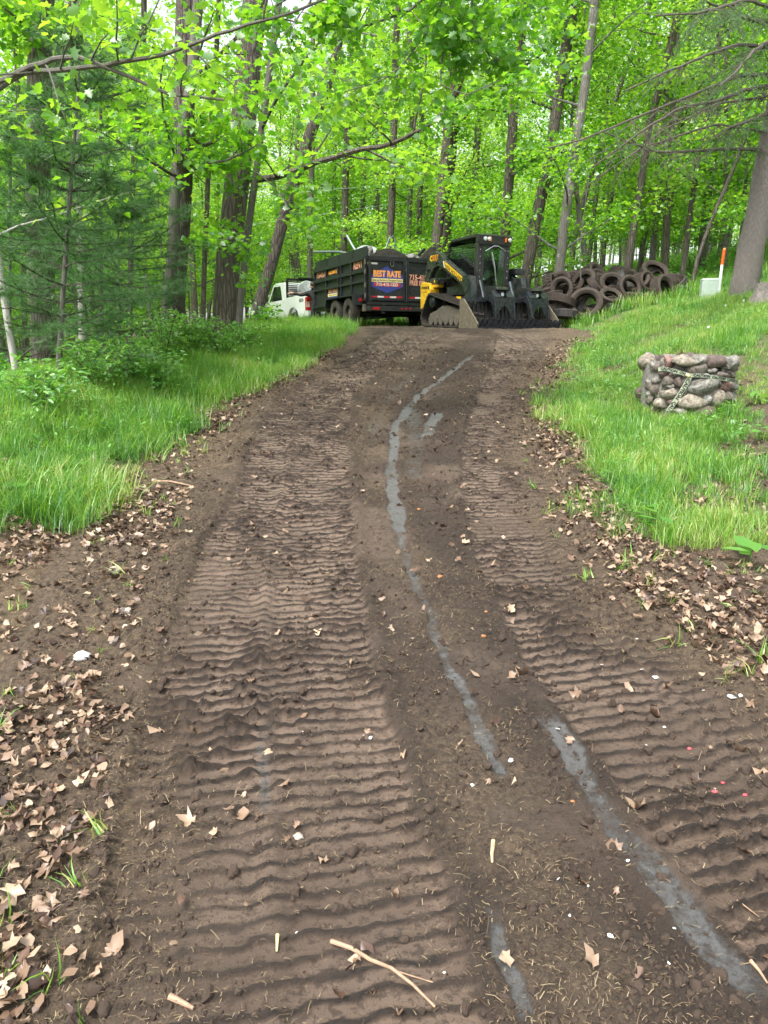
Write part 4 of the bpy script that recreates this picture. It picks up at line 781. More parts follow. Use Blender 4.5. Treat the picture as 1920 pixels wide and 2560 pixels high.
        MB().prism([(.98, .78), (1.02, .9), (1.36, .88), (1.44, .82), (1.36, .8)], y0-.16, y0+.14).build('cylinder_cover', M['black'], G, bevel=.01); MB().tube((1.06, y0, .7), (1.4, y0, .72), .04).build('grapple_cylinder', M['chrome'], G, True)
        MB().tube((1.08, y0-.27, .63), (1.08, y0+.27, .63), .035).build('jaw_pin', M['chrome'], G, True)
    MB().path([(1.3, .2, .62), (1.5, .32, .7), (1.62, .36, .4), (1.7, .38, .22)], .014, 6).build('hose', M['ink'], G)
    return L
LOADER = loader()

def wheel_mesh(R, W, rim, n=26):
    t = MB().lathe([(rim, -W*.42), (R*.9, -W*.5), (R*.985, -W*.42), (R, -W*.2), (R, W*.2), (R*.985, W*.42), (R*.9, W*.5), (rim, W*.42)], n)
    return t
def trailer():
    """x forward, y left, origin under the rear left corner"""
    a = math.radians(24.5); c = atY(919, 816, 22.0); f = Vector((-math.sin(a), math.cos(a), 0)); Lh, Wd = 4.55, 2.44
    z = ground(c.x+1.0, 22.8)-.03; Tn = empty('dump_trailer', (c.x, c.y, z), math.atan2(f.y, f.x), 'dark green dump trailer with advertising decals and a heaped load', 'trailer')
    zt = 1.95; zb = .7; sz = (zt-zb)/1.4
    fl = MB().span((0, -Wd, zb-.1), (Lh, 0, zb)).build('bed_floor', M['trailer'], Tn)
    for y, s in ((0, 1), (-Wd, -1)):
        sd = MB().span((.06, y-.02*s-.012, zb), (Lh, y-.02*s+.012, zt)).build('side_panel', M['trailer'], Tn); y0, y1 = (y-.008, y+.06) if s > 0 else (y-.06, y+.008)
        for zz, h in ((zb+.96*sz, .1), (zb+.63*sz, .06), (zb+.04, .08), (zt-.05, .09)): MB().span((.06, y0, zz-h/2), (Lh, y1, zz+h/2)).build('rail', M['trailer'], sd, bevel=.006)
        for x in (.1, 1.15, 2.0, 2.25, 3.35, Lh-.05): MB().span((x-.035, y0, zb), (x+.035, y1-.004*s, zt)).build('post', M['trailer'], sd, bevel=.006)
        for i in range(4): x0 = .06+i*(Lh-.06)/4; MB().span((x0+.03, y-.055 if s > 0 else y+.01, zt-.12), (x0+(Lh-.06)/4-.05, y-.01 if s > 0 else y+.055, zt+.27)).build('side_board', M['board'], sd, bevel=.008)
        for x in (1.1, 2.22, 3.35): MB().span((x-.03, y-.05, zt), (x+.03, y+.0, zt+.25)).build('board_stake', M['ink'], sd)
        for x, zz in ((.02, 1.78), (.02, 1.15), (.02, .85), (.02, 1.52)): MB().tube((x, y+.06*s, zz-.07), (x, y+.06*s, zz+.07), .03, n=8).build('hinge', M['undercar'], sd)
        # fender and tandem wheels
        fn = MB().prism([(.28, .62), (.32, .9), (2.6, .9), (2.7, .6), (2.64, .6), (2.55, .86), (.36, .86), (.33, .62)], y+.0*s, y+.34*s).build('fender', M['trailer'], Tn, bevel=.005); MB().span((.24, y+.005*s, .6), (.265, y+.34*s, .91)).build('fender_end', M['trailer'], fn)
        MB().lathe([(0, 0), (.05, 0), (.045, .02), (0, .025)], 14, T(.24, y+.12*s, .74) @ RZ(math.pi/2), False).build('marker_light', M['red_lens'], fn, True)
        MB().span((.12, y-.16, .42), (.3, y+.05, .62)).build('step_bracket', M['undercar'], fn)
        for x in (.85, 1.95):
            w = wheel_mesh(.42, .26, .2).build('wheel', M['rubber'], Tn, True); w.location = (x, y+.16*s, .42)
            MB().lathe([(0, -.05), (.07, -.06), (.1, -.02), (.2, -.02), (.2, .02), (0, .05)], 18, RZ(math.pi) if s > 0 else None, False).build('rim', M['undercar'], w, True)
        if s > 0:
            RD = RX @ RY(math.pi)
            Zs = lambda v: zb+(v-zb)*sz
            FL = lambda x, z_: T(x, y+.003, Zs(z_)) @ RZ(math.pi) @ RX
            text_obj('715-415-1', .24, M['salmon_dec'], sd, FL(3.92, 1.86), 'lettering', .85, .008); text_obj('FREE ESTIMATES', .13, M['orange_dec'], sd, FL(2.8, 1.86), 'lettering', .8, .006)
            text_obj('RENT I', .3, M['salmon_dec'], sd, FL(.62, 1.88), 'lettering', .95, .01)
            MB().span((2.35, .0, .88), (3.25, .004, 1.2)).build('blue_decal', M['blue_dec'], sd); text_obj('BEST RATE', .22, M['orange_dec'], sd, T(2.8, .006, 1.19) @ RZ(math.pi) @ RX, 'lettering', .8, .006)
            MB().span((2.33, .0, 1.0), (3.27, .006, 1.09)).build('cream_decal', M['cream_dec'], sd); text_obj('Clean-up Service & Dumpster Rental', .055, M['ink'], sd, T(2.8, .008, 1.045) @ RZ(math.pi) @ RX, 'lettering', .9, .001)
            MB().span((2.45, .0, .84), (3.15, .006, .94)).build('red_decal', M['red_dec'], sd); text_obj('715-415-1323', .09, M['white_dec'], sd, T(2.8, .008, .89) @ RZ(math.pi) @ RX, 'lettering', 1, .002)
    MB().span((Lh-.03, -Wd, zb), (Lh, 0, zt+.1)).build('front_panel', M['trailer'], Tn)
    # barn doors at the rear
    for k, (ya, yb) in enumerate(((-.03, -Wd/2+.03), (-Wd/2-.03, -Wd+.03))):
        ym = (ya+yb)/2; w = abs(yb-ya); d = MB().span((-.02, yb, zb+.02), (.01, ya, zt)).build('rear_door', M['trailer'], Tn)
        for lo, hi in (((-.06, yb, zt-.13), (-.02, ya, zt)), ((-.06, yb, zb+.02), (-.02, ya, zb+.1)), ((-.058, ya-.07, zb), (-.02, ya, zt)), ((-.058, yb, zb), (-.02, yb+.07, zt))): MB().span(lo, hi).build('door_frame', M['trailer'], d, bevel=.006)
        rg = MB(); rg.path([(-.05, ym+.06*math.cos(t)-.15, zt-.2+.08*math.sin(t)) for t in np.linspace(0, 6.28, 13)], .011, 5); rg.build('tie_ring', M['undercar'], d)
        n = 5 if k == 0 else 4; x0 = ya-.08
        for i in range(5):
            yy0 = ya-.08-i*(w-.16)/5; MB().span((-.026, yy0-(w-.16)/5+.002, .79), (-.0225, yy0, .85)).build('reflector', M['red_lens' if i % 2 == 0 else 'white_dec'], d)
        MB().span((-.035, yb+.07, .73), (-.021, ya-.07, .785)).build('door_strip', M['steel'], d)
        RR = lambda y_, z_: T(-.026, y_, z_) @ RZ(-math.pi/2) @ RX
        if k == 0:
            hx = MB(); hx.prism([(ym+.53, 1.12), (ym+.53, 1.42), (ym, 1.68), (ym-.53, 1.42), (ym-.53, 1.12), (ym, .93)], -.025, -.0215, axis='x'); h_ = hx.build('blue_decal', M['blue_dec'], d)
            text_obj('BEST RATE', .235, M['orange_dec'], h_, RR(ym, 1.46), 'lettering', .78, .012)
            MB().span((-.0285, ym-.55, 1.24), (-.0255, ym+.55, 1.34)).build('cream_decal', M['cream_dec'], h_); text_obj('Clean-up Service & Dumpster Rental', .08, M['ink'], h_, T(-.0295, ym, 1.29) @ RZ(-math.pi/2) @ RX, 'lettering', .82, .002)
            MB().span((-.0285, ym-.42, 1.12), (-.0255, ym+.42, 1.22)).build('red_decal', M['red_dec'], h_); text_obj('715-415-1323', .12, M['white_dec'], h_, T(-.0295, ym, 1.17) @ RZ(-math.pi/2) @ RX, 'lettering', 1.02, .003)
            MB().span((-.025, ya-.28, 1.72), (-.0215, ya-.08, 1.77)).build('white_sticker', M['white_dec'], d); MB().span((-.03, ym-.58, 1.14), (-.0215, ym-.46, 1.17)).build('red_decal', M['red_dec'], d)
        else:
            text_obj('715-415-1323', .2, M['salmon_dec'], d, RR(ym, 1.4), 'lettering', .88, .006); text_obj('FREE ESTIMATES', .19, M['salmon_dec'], d, RR(ym, 1.24), 'lettering', .72, .006)
    MB().tube((-.07, -Wd/2, zb), (-.07, -Wd/2, zt-.1), .02, n=8).build('lock_bar', M['steel'], Tn)
    bp = MB().span((-.05, -Wd, .43), (.12, 0, .57)).build('bumper', M['black'], Tn, bevel=.01); MB().span((-.03, -Wd+.02, .6), (.1, -.02, .68)).build('tail_rail', M['black'], Tn)
    MB().span((-.06, -.36, .46), (-.052, -.16, .53)).build('tail_light', M['red_lens'], bp)
    MB().span((-.06, -Wd+.16, .46), (-.052, -Wd+.36, .53)).build('tail_light', M['red_lens'], bp)
    for y in (-Wd/2-.14, -Wd/2, -Wd/2+.14): MB().lathe([(0, 0), (.03, 0), (.028, .012), (0, .015)], 12, T(-.05, y, .5) @ RZ(math.pi/2), False).build('clearance_light', M['red_lens'], bp, True)
    for y in (-.5, -Wd+.5): MB().span((.0, y-.05, .36), (Lh+.3, y+.05, .6)).build('frame_beam', M['black'], Tn)
    for x in (.85, 1.95): MB().tube((x, -.1, .42), (x, -Wd+.1, .4), .05).build('axle', M['black'], Tn)
    MB().path([(Lh, -.5, .5), (Lh+1.2, -Wd/2, .5)], .06, 6).path([(Lh, -Wd+.5, .5), (Lh+1.2, -Wd/2, .5)], .06, 6).build('drawbar', M['black'], Tn)
    MB().span((Lh+.05, -1.5, .6), (Lh+.4, -.9, 1.0)).build('tool_box', M['black'], Tn, bevel=.02)
    # the load
    Mw = Matrix.LocRotScale(Tn.location, Tn.rotation_euler, None); w = lambda x, y, z_: Mw @ Vector((x, y, z_))
    g = np.random.default_rng(4); nx, ny = 26, 16; X, Y = np.meshgrid(np.linspace(.1, Lh-.1, nx), np.linspace(-Wd+.08, -.08, ny), indexing='ij'); Z = 1.5+.35*np.sin(np.pi*(X/Lh))*np.sin(-np.pi*Y/Wd)+g.random(X.shape)*.22
    i = np.arange(nx*ny).reshape(nx, ny); top = np.stack([X, Y, Z], -1).reshape(-1, 3); V = np.concatenate([top, top*[1, 1, 0]+[0, 0, zb+.01]]); Fc = np.stack([i[:-1, :-1], i[1:, :-1], i[1:, 1:], i[:-1, 1:]], -1).reshape(-1, 4); bd = [*i[:, 0], *i[-1, 1:], *i[-2::-1, -1], *i[0, -2:0:-1]]; m = nx*ny
    sidef = np.array([[bd[k], bd[(k+1) % len(bd)], bd[(k+1) % len(bd)]+m, bd[k]+m] for k in range(len(bd))]); hp = link('junk_heap', np_mesh('junk_heap', V, np.concatenate([Fc, sidef]), M['scrap'])); hp.matrix_world = Mw; tag(hp, 'dark jumble of scrap filling the bed of the dump trailer', 'scrap', kind='stuff')
    def junk(name, b, mat, lab, cat, smooth=True): o = b.build(name, mat, None, smooth); o.matrix_world = Mw @ T(0, 0, -.15); return tag(o, lab, cat, 'junk heaped on the dump trailer')
    b = MB(); n = 14; vs = []; fs = []
    for r, th in ((0, 0), (1, .03)):
        for k in range(n+1):
            t = k/n; ang = math.pi*(.08+.84*t); vs += [(.25+r*.03, -.28-1.25*t, 2.02+.38*math.sin(ang)**.8*(1.15-.55*t)-th), (1.35, -.35-1.2*t, 2.0+.36*math.sin(ang)-th)]
    m2 = 2*(n+1)
    for k in range(n): fs += [(2*k, 2*k+1, 2*k+3, 2*k+2), (m2+2*k, m2+2*k+2, m2+2*k+3, m2+2*k+1), (2*k, 2*k+2, m2+2*k+2, m2+2*k)]
    b.add(vs, fs); vv = [(.25, -.3-1.25*k/n, 2.02+.38*math.sin(math.pi*(.08+.84*k/n))**.8*(1.15-.55*k/n)) for k in range(n+1)]; b.add(vv+[(.25, p[1], 1.85) for p in vv], [(k, k+1, n+2+k, n+1+k) for k in range(n)])
    junk('plastic_liner', b, M['liner'], 'large domed sheet of black plastic on top of the trailer load', 'plastic sheet')
    junk('metal_pole', MB().path([(3.9, .25, 2.62), (2.6, -.1, 2.5), (1.9, -.4, 2.35)], .035, 8), M['pale_metal'], 'pale green pole sticking out over the left side boards', 'pole')
    junk('metal_pole', MB().path([(1.5, -.5, 2.1), (1.95, -.35, 2.6), (2.3, -.3, 2.95)], .04, 8), M['pale_metal'], 'pale pole slanting up from the trailer load', 'pole')
    junk('plastic_bag', blob(g, (1.1, -.45, 2.3), (.42, .3, .24)), M['bag'], 'whitish plastic bag beside the slanting pole on the load', 'bag')
    junk('bent_tube', MB().path([(.9, -.95, 2.35), (1.0, -1.15, 2.75), (1.0, -1.3, 2.85), (1.0, -1.36, 2.6), (1.0, -1.38, 2.3)], .02, 6), M['pale_metal'], 'thin bent metal tube arching above the black plastic sheet', 'tube')
    junk('metal_pipe', MB().path([(1.1, -1.2, 2.36), (1.3, -1.95, 2.3)], .07, 8), M['pale_metal'], 'grey blue pipe lying behind the black plastic sheet', 'pipe')
    junk('scrap_metal', blob(g, (.35, -1.62, 2.12), (.26, .2, .14)), M['scrap_pale'], 'crumpled pale metal scrap right of the black plastic sheet', 'scrap')
    junk('scrap_metal', blob(g, (.3, -.16, 2.18), (.2, .13, .22)), M['scrap_pale'], 'crumpled pale scrap at the left rear corner of the load', 'scrap')
    junk('timber', MB().path([(.4, -1.7, 2.1), (.5, -2.1, 2.45)], .05, 4), M['board'], 'short black timber poking up from the right of the load', 'timber', False)
    junk('sheet_scrap', MB().prism([(-1.75, 2.05), (-2.42, 2.05), (-2.42, 2.5), (-2.2, 2.48)], .35, .4, axis='x'), M['liner'], 'black sloping panel at the right rear corner of the load', 'panel', False)
def blob(g, c, r, sub=3, amp=.25):
    bm = bmesh.new(); bmesh.ops.create_icosphere(bm, subdivisions=sub, radius=1); b = MB(); off = g.random(3)*50
    vs = []
    for v in bm.verts:
        p = v.co; n = (vnoise(p.x*1.6+off[0], p.y*1.6+p.z*1.1+off[1], 1)-.5)*2*amp+(vnoise(p.x*4+off[2], p.z*4+p.y*3, 2)-.5)*amp; vs.append((c[0]+p.x*r[0]*(1+n), c[1]+p.y*r[1]*(1+n), c[2]+p.z*r[2]*(1+n)))
    b.add(vs, [tuple(v.index for v in f.verts) for f in bm.faces]); bm.free(); return b
M['scrap'] = paint('dark_scrap', (.07, .06, .05), .8, .2, .6, (.25, .22, .2), .5, 9, .6); M['liner'] = paint('black_plastic', (.02, .022, .022), .42, 0, .3, (.12, .09, .07), .35, 4); M['pale_metal'] = paint('pale_metal', (.13, .165, .16), .45, .3, .15)
M['bag'] = paint('white_plastic', (.3, .33, .33), .4, 0, .3, None, scale=12, bmp=.4); M['scrap_pale'] = paint('pale_scrap', (.26, .25, .24), .5, .3, .6, (.05, .045, .04), .5, 14, .5)
trailer()

def pickup():
    """x forward, y left, origin on the ground under the tailgate's left corner"""
    a = math.radians(29); c = atY(770, 812, 27.5); f = Vector((-math.sin(a), math.cos(a), 0)); z = atY(776, 691, 27.5).z-2.04
    t = empty('pickup_truck', (c.x, c.y, z), math.atan2(f.y, f.x), 'white four wheel drive pickup with black rack hitched to the dump trailer', 'pickup'); W = 2.03; t.scale = (1.16, 1.0, 1.03)
    def arch(cx, r, z0): return [(cx+r*math.cos(k), z0+r*math.sin(k)) for k in np.linspace(math.pi, 0, 9)]
    low = [(0, .62), (.0, 1.36), (.03, 1.42), (2.08, 1.36), (2.1, 1.34), (2.12, 1.3), (3.55, 1.26), (3.6, 1.24), (4.9, 1.16), (5.25, 1.1), (5.35, .95), (5.35, .6), (5.2, .5)]
    poly = low+arch(4.35, .5, .5)[::-1]+[(3.7, .46), (1.75, .46)]+arch(1.22, .5, .5)[::-1]+[(.6, .55)]
    for y0, y1, nm in ((-.1, 0, 'body_side'), (-W, -W+.1, 'body_side')): MB().prism(poly, y0, y1).build(nm, M['white_paint'], t, bevel=.02)
    MB().prism([(2.1, .5), (2.1, 1.3), (3.6, 1.24), (5.2, 1.12), (5.3, .6), (3.9, .6), (3.7, .5)], -W+.1, -.1).build('body', M['white_paint'], t, bevel=.03)
    MB().span((0.02, -W+.1, .75), (2.1, -.1, .8)).build('bed_floor', M['black'], t); MB().span((0.0, -W+.1, .7), (.06, -.1, 1.38)).build('tailgate', M['white_paint'], t, bevel=.015); MB().span((2.05, -W+.1, .7), (2.1, -.1, 1.4)).build('bed_front', M['white_paint'], t)
    cabp = [(2.12, 1.3), (2.2, 1.9), (2.32, 1.98), (3.0, 2.0), (3.3, 1.95), (3.95, 1.28), (3.6, 1.24)]
    cb = MB().prism(cabp, -W+.16, -.16, None).build('cab', M['white_paint'], t, bevel=.05)
    for y, s in ((-.158, 1), (-W+.158, -1)):
        MB().prism([(2.48, 1.34), (2.62, 1.86), (3.2, 1.87), (3.72, 1.32)], min(y, y+.006*s), max(y, y+.006*s)).build('side_window', M['dark_glass_solid'], cb)
        dr = MB().prism([(2.4, .62), (2.4, 1.28), (3.75, 1.22), (3.7, .62)], min(y+.155*s, y+.165*s), max(y+.155*s, y+.165*s)).build('door', M['white_paint'], t, bevel=.008)
        for x in (2.5, 3.35): MB().span((x, y+.16*s, 1.08), (x+.16, y+.19*s, 1.14)).build('handle', M['ink'], dr)
        mr = MB().span((3.52, y+.15*s, 1.3), (3.66, y+.42*s, 1.52)).build('mirror', M['ink'], t, bevel=.03); MB().span((3.51, y+.3*s, 1.32), (3.53, y+.41*s, 1.38)).build('mirror_glass', M['lamp'], mr)
        for x in (1.22, 4.35):
            w = wheel_mesh(.42, .28, .24).build('wheel', M['rubber'], t, True); w.location = (x, y-.06*s+.03*s, .42); MB().lathe([(0, -.08), (.08, -.1), (.12, -.04), (.24, -.06), (.24, .04), (0, .04)], 18, RZ(math.pi) if s > 0 else None, False).build('rim', M['pale_metal'], w, True)
        tl = MB().span((-.012, y+.02*s, .84), (.17, y+.172*s, 1.3)).build('tail_light', M['red_lens'], t, bevel=.015); MB().span((-.02, y+.08*s, .95), (.0, y+.15*s, 1.14)).build('reverse_lamp', M['white_dec'], tl); MB().span((.0, y+.165*s, .95), (.05, y+.177*s, 1.14)).build('reverse_lamp', M['white_dec'], tl)
        rk = MB()
    text_obj('4X4', .17, M['ink'], t, T(.5, .003, 1.2) @ RZ(math.pi) @ RX, 'lettering', 1.2, .008)
    MB().prism([(3.05, 1.93), (3.28, 1.93), (3.9, 1.3), (3.8, 1.28)], -W+.24, -.24).build('windscreen', M['dark_glass_solid'], cb)
    rack = MB().span((1.98, -W+.14, 2.02), (2.08, -.14, 2.1)).span((1.98, -.2, 1.38), (2.06, -.13, 2.06)).span((1.98, -W+.13, 1.38), (2.06, -W+.2, 2.06)); R_ = rack.build('headache_rack', M['ink'], t)
    for k in range(9): zz = 1.44+k*.065; MB().span((2.0, -W+.2, zz), (2.04, -.2, zz+.026)).build('slat', M['ink'], R_)
    MB().span((1.9, -1.5, 2.1), (2.0, -.6, 2.15)).build('light_bar', M['ink'], R_)
    MB().span((-.22, -W+.05, .5), (-.02, -.05, .72)).build('bumper', M['pale_metal'], t, bevel=.03)
    MB().span((3.75, .0, .72), (3.95, .012, .78)).build('badge', M['chrome'], t)
    Mw = Matrix.LocRotScale(t.location, t.rotation_euler, None)
    o = MB().add(blob(np.random.default_rng(8), (1.2, -.55, 1.7), (.12, .42, .3)).v, blob(np.random.default_rng(8), (1.2, -.55, 1.7), (.12, .42, .3)).f).build('plastic_sack', M['bag'], None, True); o.matrix_world = Mw; tag(o, 'crumpled translucent grey plastic sack standing in the pickup bed', 'sack')
    # gear the sack stands on
    o = MB().span((.5, -1.6, .81), (1.9, -.3, 1.42)).build('cargo_box', M['board'], None, False, .03); o.matrix_world = Mw; tag(o, 'dark box of gear in the pickup bed under the plastic sack', 'box')
    return Mw
m_, nt_, b_ = new_mat('smoked_glass'); b_.inputs['Base Color'].default_value = (.012, .018, .016, 1); b_.inputs['Roughness'].default_value = .05; b_.inputs['Specular IOR Level'].default_value = .7; M['dark_glass_solid'] = m_
PMW = pickup()
M['shirt'] = paint('black_shirt', (.012, .013, .015), .85, 0, .3); M['skin'] = paint('skin', (.55, .3, .22), .55, 0, .1); M['jeans'] = paint('dark_jeans', (.02, .022, .03), .85, 0, .3); M['hair'] = paint('dark_hair', (.03, .02, .015), .7, 0, .3)
def skin_chain(name, mat, parent, verts, edges, rad, sub=2):
    me = bpy.data.meshes.new(name); me.from_pydata(verts, edges, []); o = link(name, me, parent); o.modifiers.new('skin', 'SKIN'); s = o.modifiers.new('sub', 'SUBSURF'); s.levels = s.render_levels = sub
    if not me.skin_vertices: me.skin_vertices.new()
    for v, r in zip(me.skin_vertices[0].data, rad): v.radius = (r, r) if not hasattr(r, '__len__') else r
    me.skin_vertices[0].data[0].use_root = True; me.materials.append(mat)
    o.modifiers['skin'].use_smooth_shade = True; return o
def person():
    # stands behind the trailer's front corner, both arms reaching left over the pickup bed
    p = PMW @ Vector((-.4, .06, 0)); p.z = min(p.z, ground(p.x, p.y)+.1); t = empty('person', p, PMW.to_euler().z, 'person in black clothes reaching over the side of the pickup bed', 'person')
    V = [(0, -.2, .95), (0, -.2, 1.15), (.06, -.18, 1.38), (.09, -.16, 1.52), (.1, -.15, 1.6), (.06, .02, 1.46), (.05, -.38, 1.46), (.14, .28, 1.36), (.26, .55, 1.44), (.24, -.12, 1.36), (.4, .2, 1.44), (0, -.1, .92), (0, -.3, .92), (.02, -.08, .5), (.02, -.32, .5), (-.03, -.07, .1), (-.03, -.33, .1), (.14, -.07, .06), (.14, -.33, .06)]
    Ed = [(0, 1), (1, 2), (2, 3), (3, 4), (2, 5), (2, 6), (5, 7), (7, 8), (6, 9), (9, 10), (0, 11), (0, 12), (11, 13), (12, 14), (13, 15), (14, 16), (15, 17), (16, 18)]
    Rd = [(.16, .13), (.17, .13), (.18, .13), .07, .06, .085, .085, .065, .042, .065, .042, .1, .1, .075, .075, .05, .05, .04, .04]
    skin_chain('body', M['shirt'], t, V, Ed, Rd)
    hd = blob(np.random.default_rng(2), (.13, -.14, 1.71), (.095, .08, .12), 3, .03).build('head', M['skin'], t, True); blob(np.random.default_rng(3), (.1, -.14, 1.75), (.1, .088, .095), 3, .06).build('hair', M['hair'], hd, True)
    MB().prism([(.22, 1.7), (.25, 1.675), (.22, 1.67)], -.15, -.13).build('nose', M['skin'], hd)
    for y in (-.17, -.11): MB().lathe([(0, 0), (.01, 0), (.01, .006), (0, .008)], 8, T(.222, y, 1.72) @ RZ(-math.pi/2), False).build('eye', M['ink'], hd)
    for y in (-.225, -.055): blob(np.random.default_rng(5), (.13, y, 1.71), (.02, .012, .032), 2, .05).build('ear', M['skin'], hd, True)
    for hx, hy, hz in ((.26, .55, 1.44), (.4, .2, 1.44)):
        b = MB()
        V = [(hx-.04, hy, hz), (hx+.05, hy-.01, hz+.02), (hx+.1, hy-.02, hz+.01)]; E_ = [(0, 1), (1, 2)]; Rr = [.032, (.042, .022), (.04, .02)]
        for k, (o_, l) in enumerate(((-.03, .062), (-.01, .075), (.012, .07), (.032, .055))):
            n = len(V); V += [(hx+.12, hy+o_-.02, hz+.005), (hx+.12+l*.6, hy+o_-.025, hz-.012), (hx+.12+l*.8, hy+o_-.028, hz-.045)]; E_ += [(2, n), (n, n+1), (n+1, n+2)]; Rr += [.011, .01, .008]
        n = len(V); V += [(hx+.05, hy+.05, hz), (hx+.1, hy+.065, hz-.02)]; E_ += [(1, n), (n, n+1)]; Rr += [.013, .01]
        skin_chain('hand', M['skin'], t, [(hx-(v[1]-hy)*.9+(v[0]-hx)*.4, hy+(v[0]-hx)*.9, v[2]) for v in V], E_, Rr)
person()
# ------------------------------------------------------------------ conifers
def needles(g, C, D, n, ln, w=.0016):
    """tufts of needles: C sites, D directions -> triangles"""
    m = len(C); c = np.repeat(C, n, 0); d = np.repeat(D, n, 0)+g.normal(0, .55, (m*n, 3)); d /= np.linalg.norm(d, axis=1)[:, None]; s = np.cross(d, g.normal(0, 1, (m*n, 3))); s /= np.linalg.norm(s, axis=1)[:, None]+1e-9
    L = ln*g.uniform(.7, 1.2, (m*n, 1)); V = np.stack([c-s*w, c+s*w, c+d*L+np.array([0, 0, -.12])*L], 1).reshape(-1, 3); return V, np.arange(m*n*3).reshape(-1, 3)
def pine(base, line, Y, w0, label, seed, top=None, nwh=16, reach=1.5, start=.1, dens=1.0):
    g = np.random.default_rng(seed); p0 = Vector(base); p0.z = ground(p0.x, p0.y); pts = [Vector((0, 0, -.2))]+[atY(x, y, Y)-p0 for x, y in line]; r = pxm(w0, Y)/2
    ln, lr = trunk_path(pts, r, r*.35, .3, None, g, r*.1); b = MB(); b.path(ln, lr, 9); t = empty('pine_tree', p0, 0, label, 'pine'); tops = ln[-1].z; C, D = [], []
    lb = MB()
    for k in range(nwh):
        f = start+(1-start)*(k+g.random()*.6)/nwh; z = f*tops; i = min(max(int(np.searchsorted([p.z for p in ln], z))-1, 0), len(ln)-2); q = ln[i].lerp(ln[i+1], min(1, max(0, (z-ln[i].z)/max(.01, ln[i+1].z-ln[i].z))))
        for j in range(int(g.integers(3, 6))):
            a = g.uniform(0, 6.28); L = reach*(1.1-.6*f)*g.uniform(.55, 1.2); d = Vector((math.cos(a), math.sin(a), g.normal(.12, .12))).normalized(); bare = f < .3 and g.random() < .5
            tb, st = gen_limb(g, q, d, L, .011, 5, .2, .38)
            for q2, r2 in tb: lb.path(q2, r2, 4, False)
            if bare: continue
            for q2, r2 in tb:
                for a_, b_ in zip(q2, q2[1:]):
                    ax = (b_-a_).normalized()
                    for u in np.linspace(0, 1, max(2, int((b_-a_).length/.045*dens))): C.append(tuple(a_.lerp(b_, u))); D.append(tuple(ax*.9+Vector((0, 0, .15))))
    link('trunk', b.mesh('trunk', M['bark_smooth'], True), t); link('branches', lb.mesh('branches', M['bark_dark'], True), t)['kind'] = 'stuff'
    C, D = np.array(C), np.array(D); V, Fc = needles(g, C, D, 14, .12, .0022); link('foliage', np_mesh('foliage', V, Fc, M['pine']), t); return t
Y_ = 7.6; pine(atY(150, 1000, Y_), [(148, 900), (160, 700), (175, 500), (190, 300), (200, 120)], Y_, 15, 'soft white pine with dark slim stem at the left bank', 51, nwh=19, reach=1.15, dens=.8)
Y_ = 9.6; pine(atY(300, 930, Y_), [(298, 760), (296, 600), (292, 460)], Y_, 8, 'small soft pine between the slim stemmed pine and the furrowed trunk', 52, nwh=13, reach=1.3)
Y_ = 11.0; pine(atY(20, 960, Y_), [(22, 760), (25, 500), (30, 250)], Y_, 12, 'soft pine at the left edge behind the birch', 53, nwh=15, reach=1.6)
Y_ = 12.5; pine(atY(250, 900, Y_), [(250, 600), (252, 300), (255, 100)], Y_, 14, 'taller pine behind the others on the left slope', 54, nwh=17, reach=1.7, dens=.7)
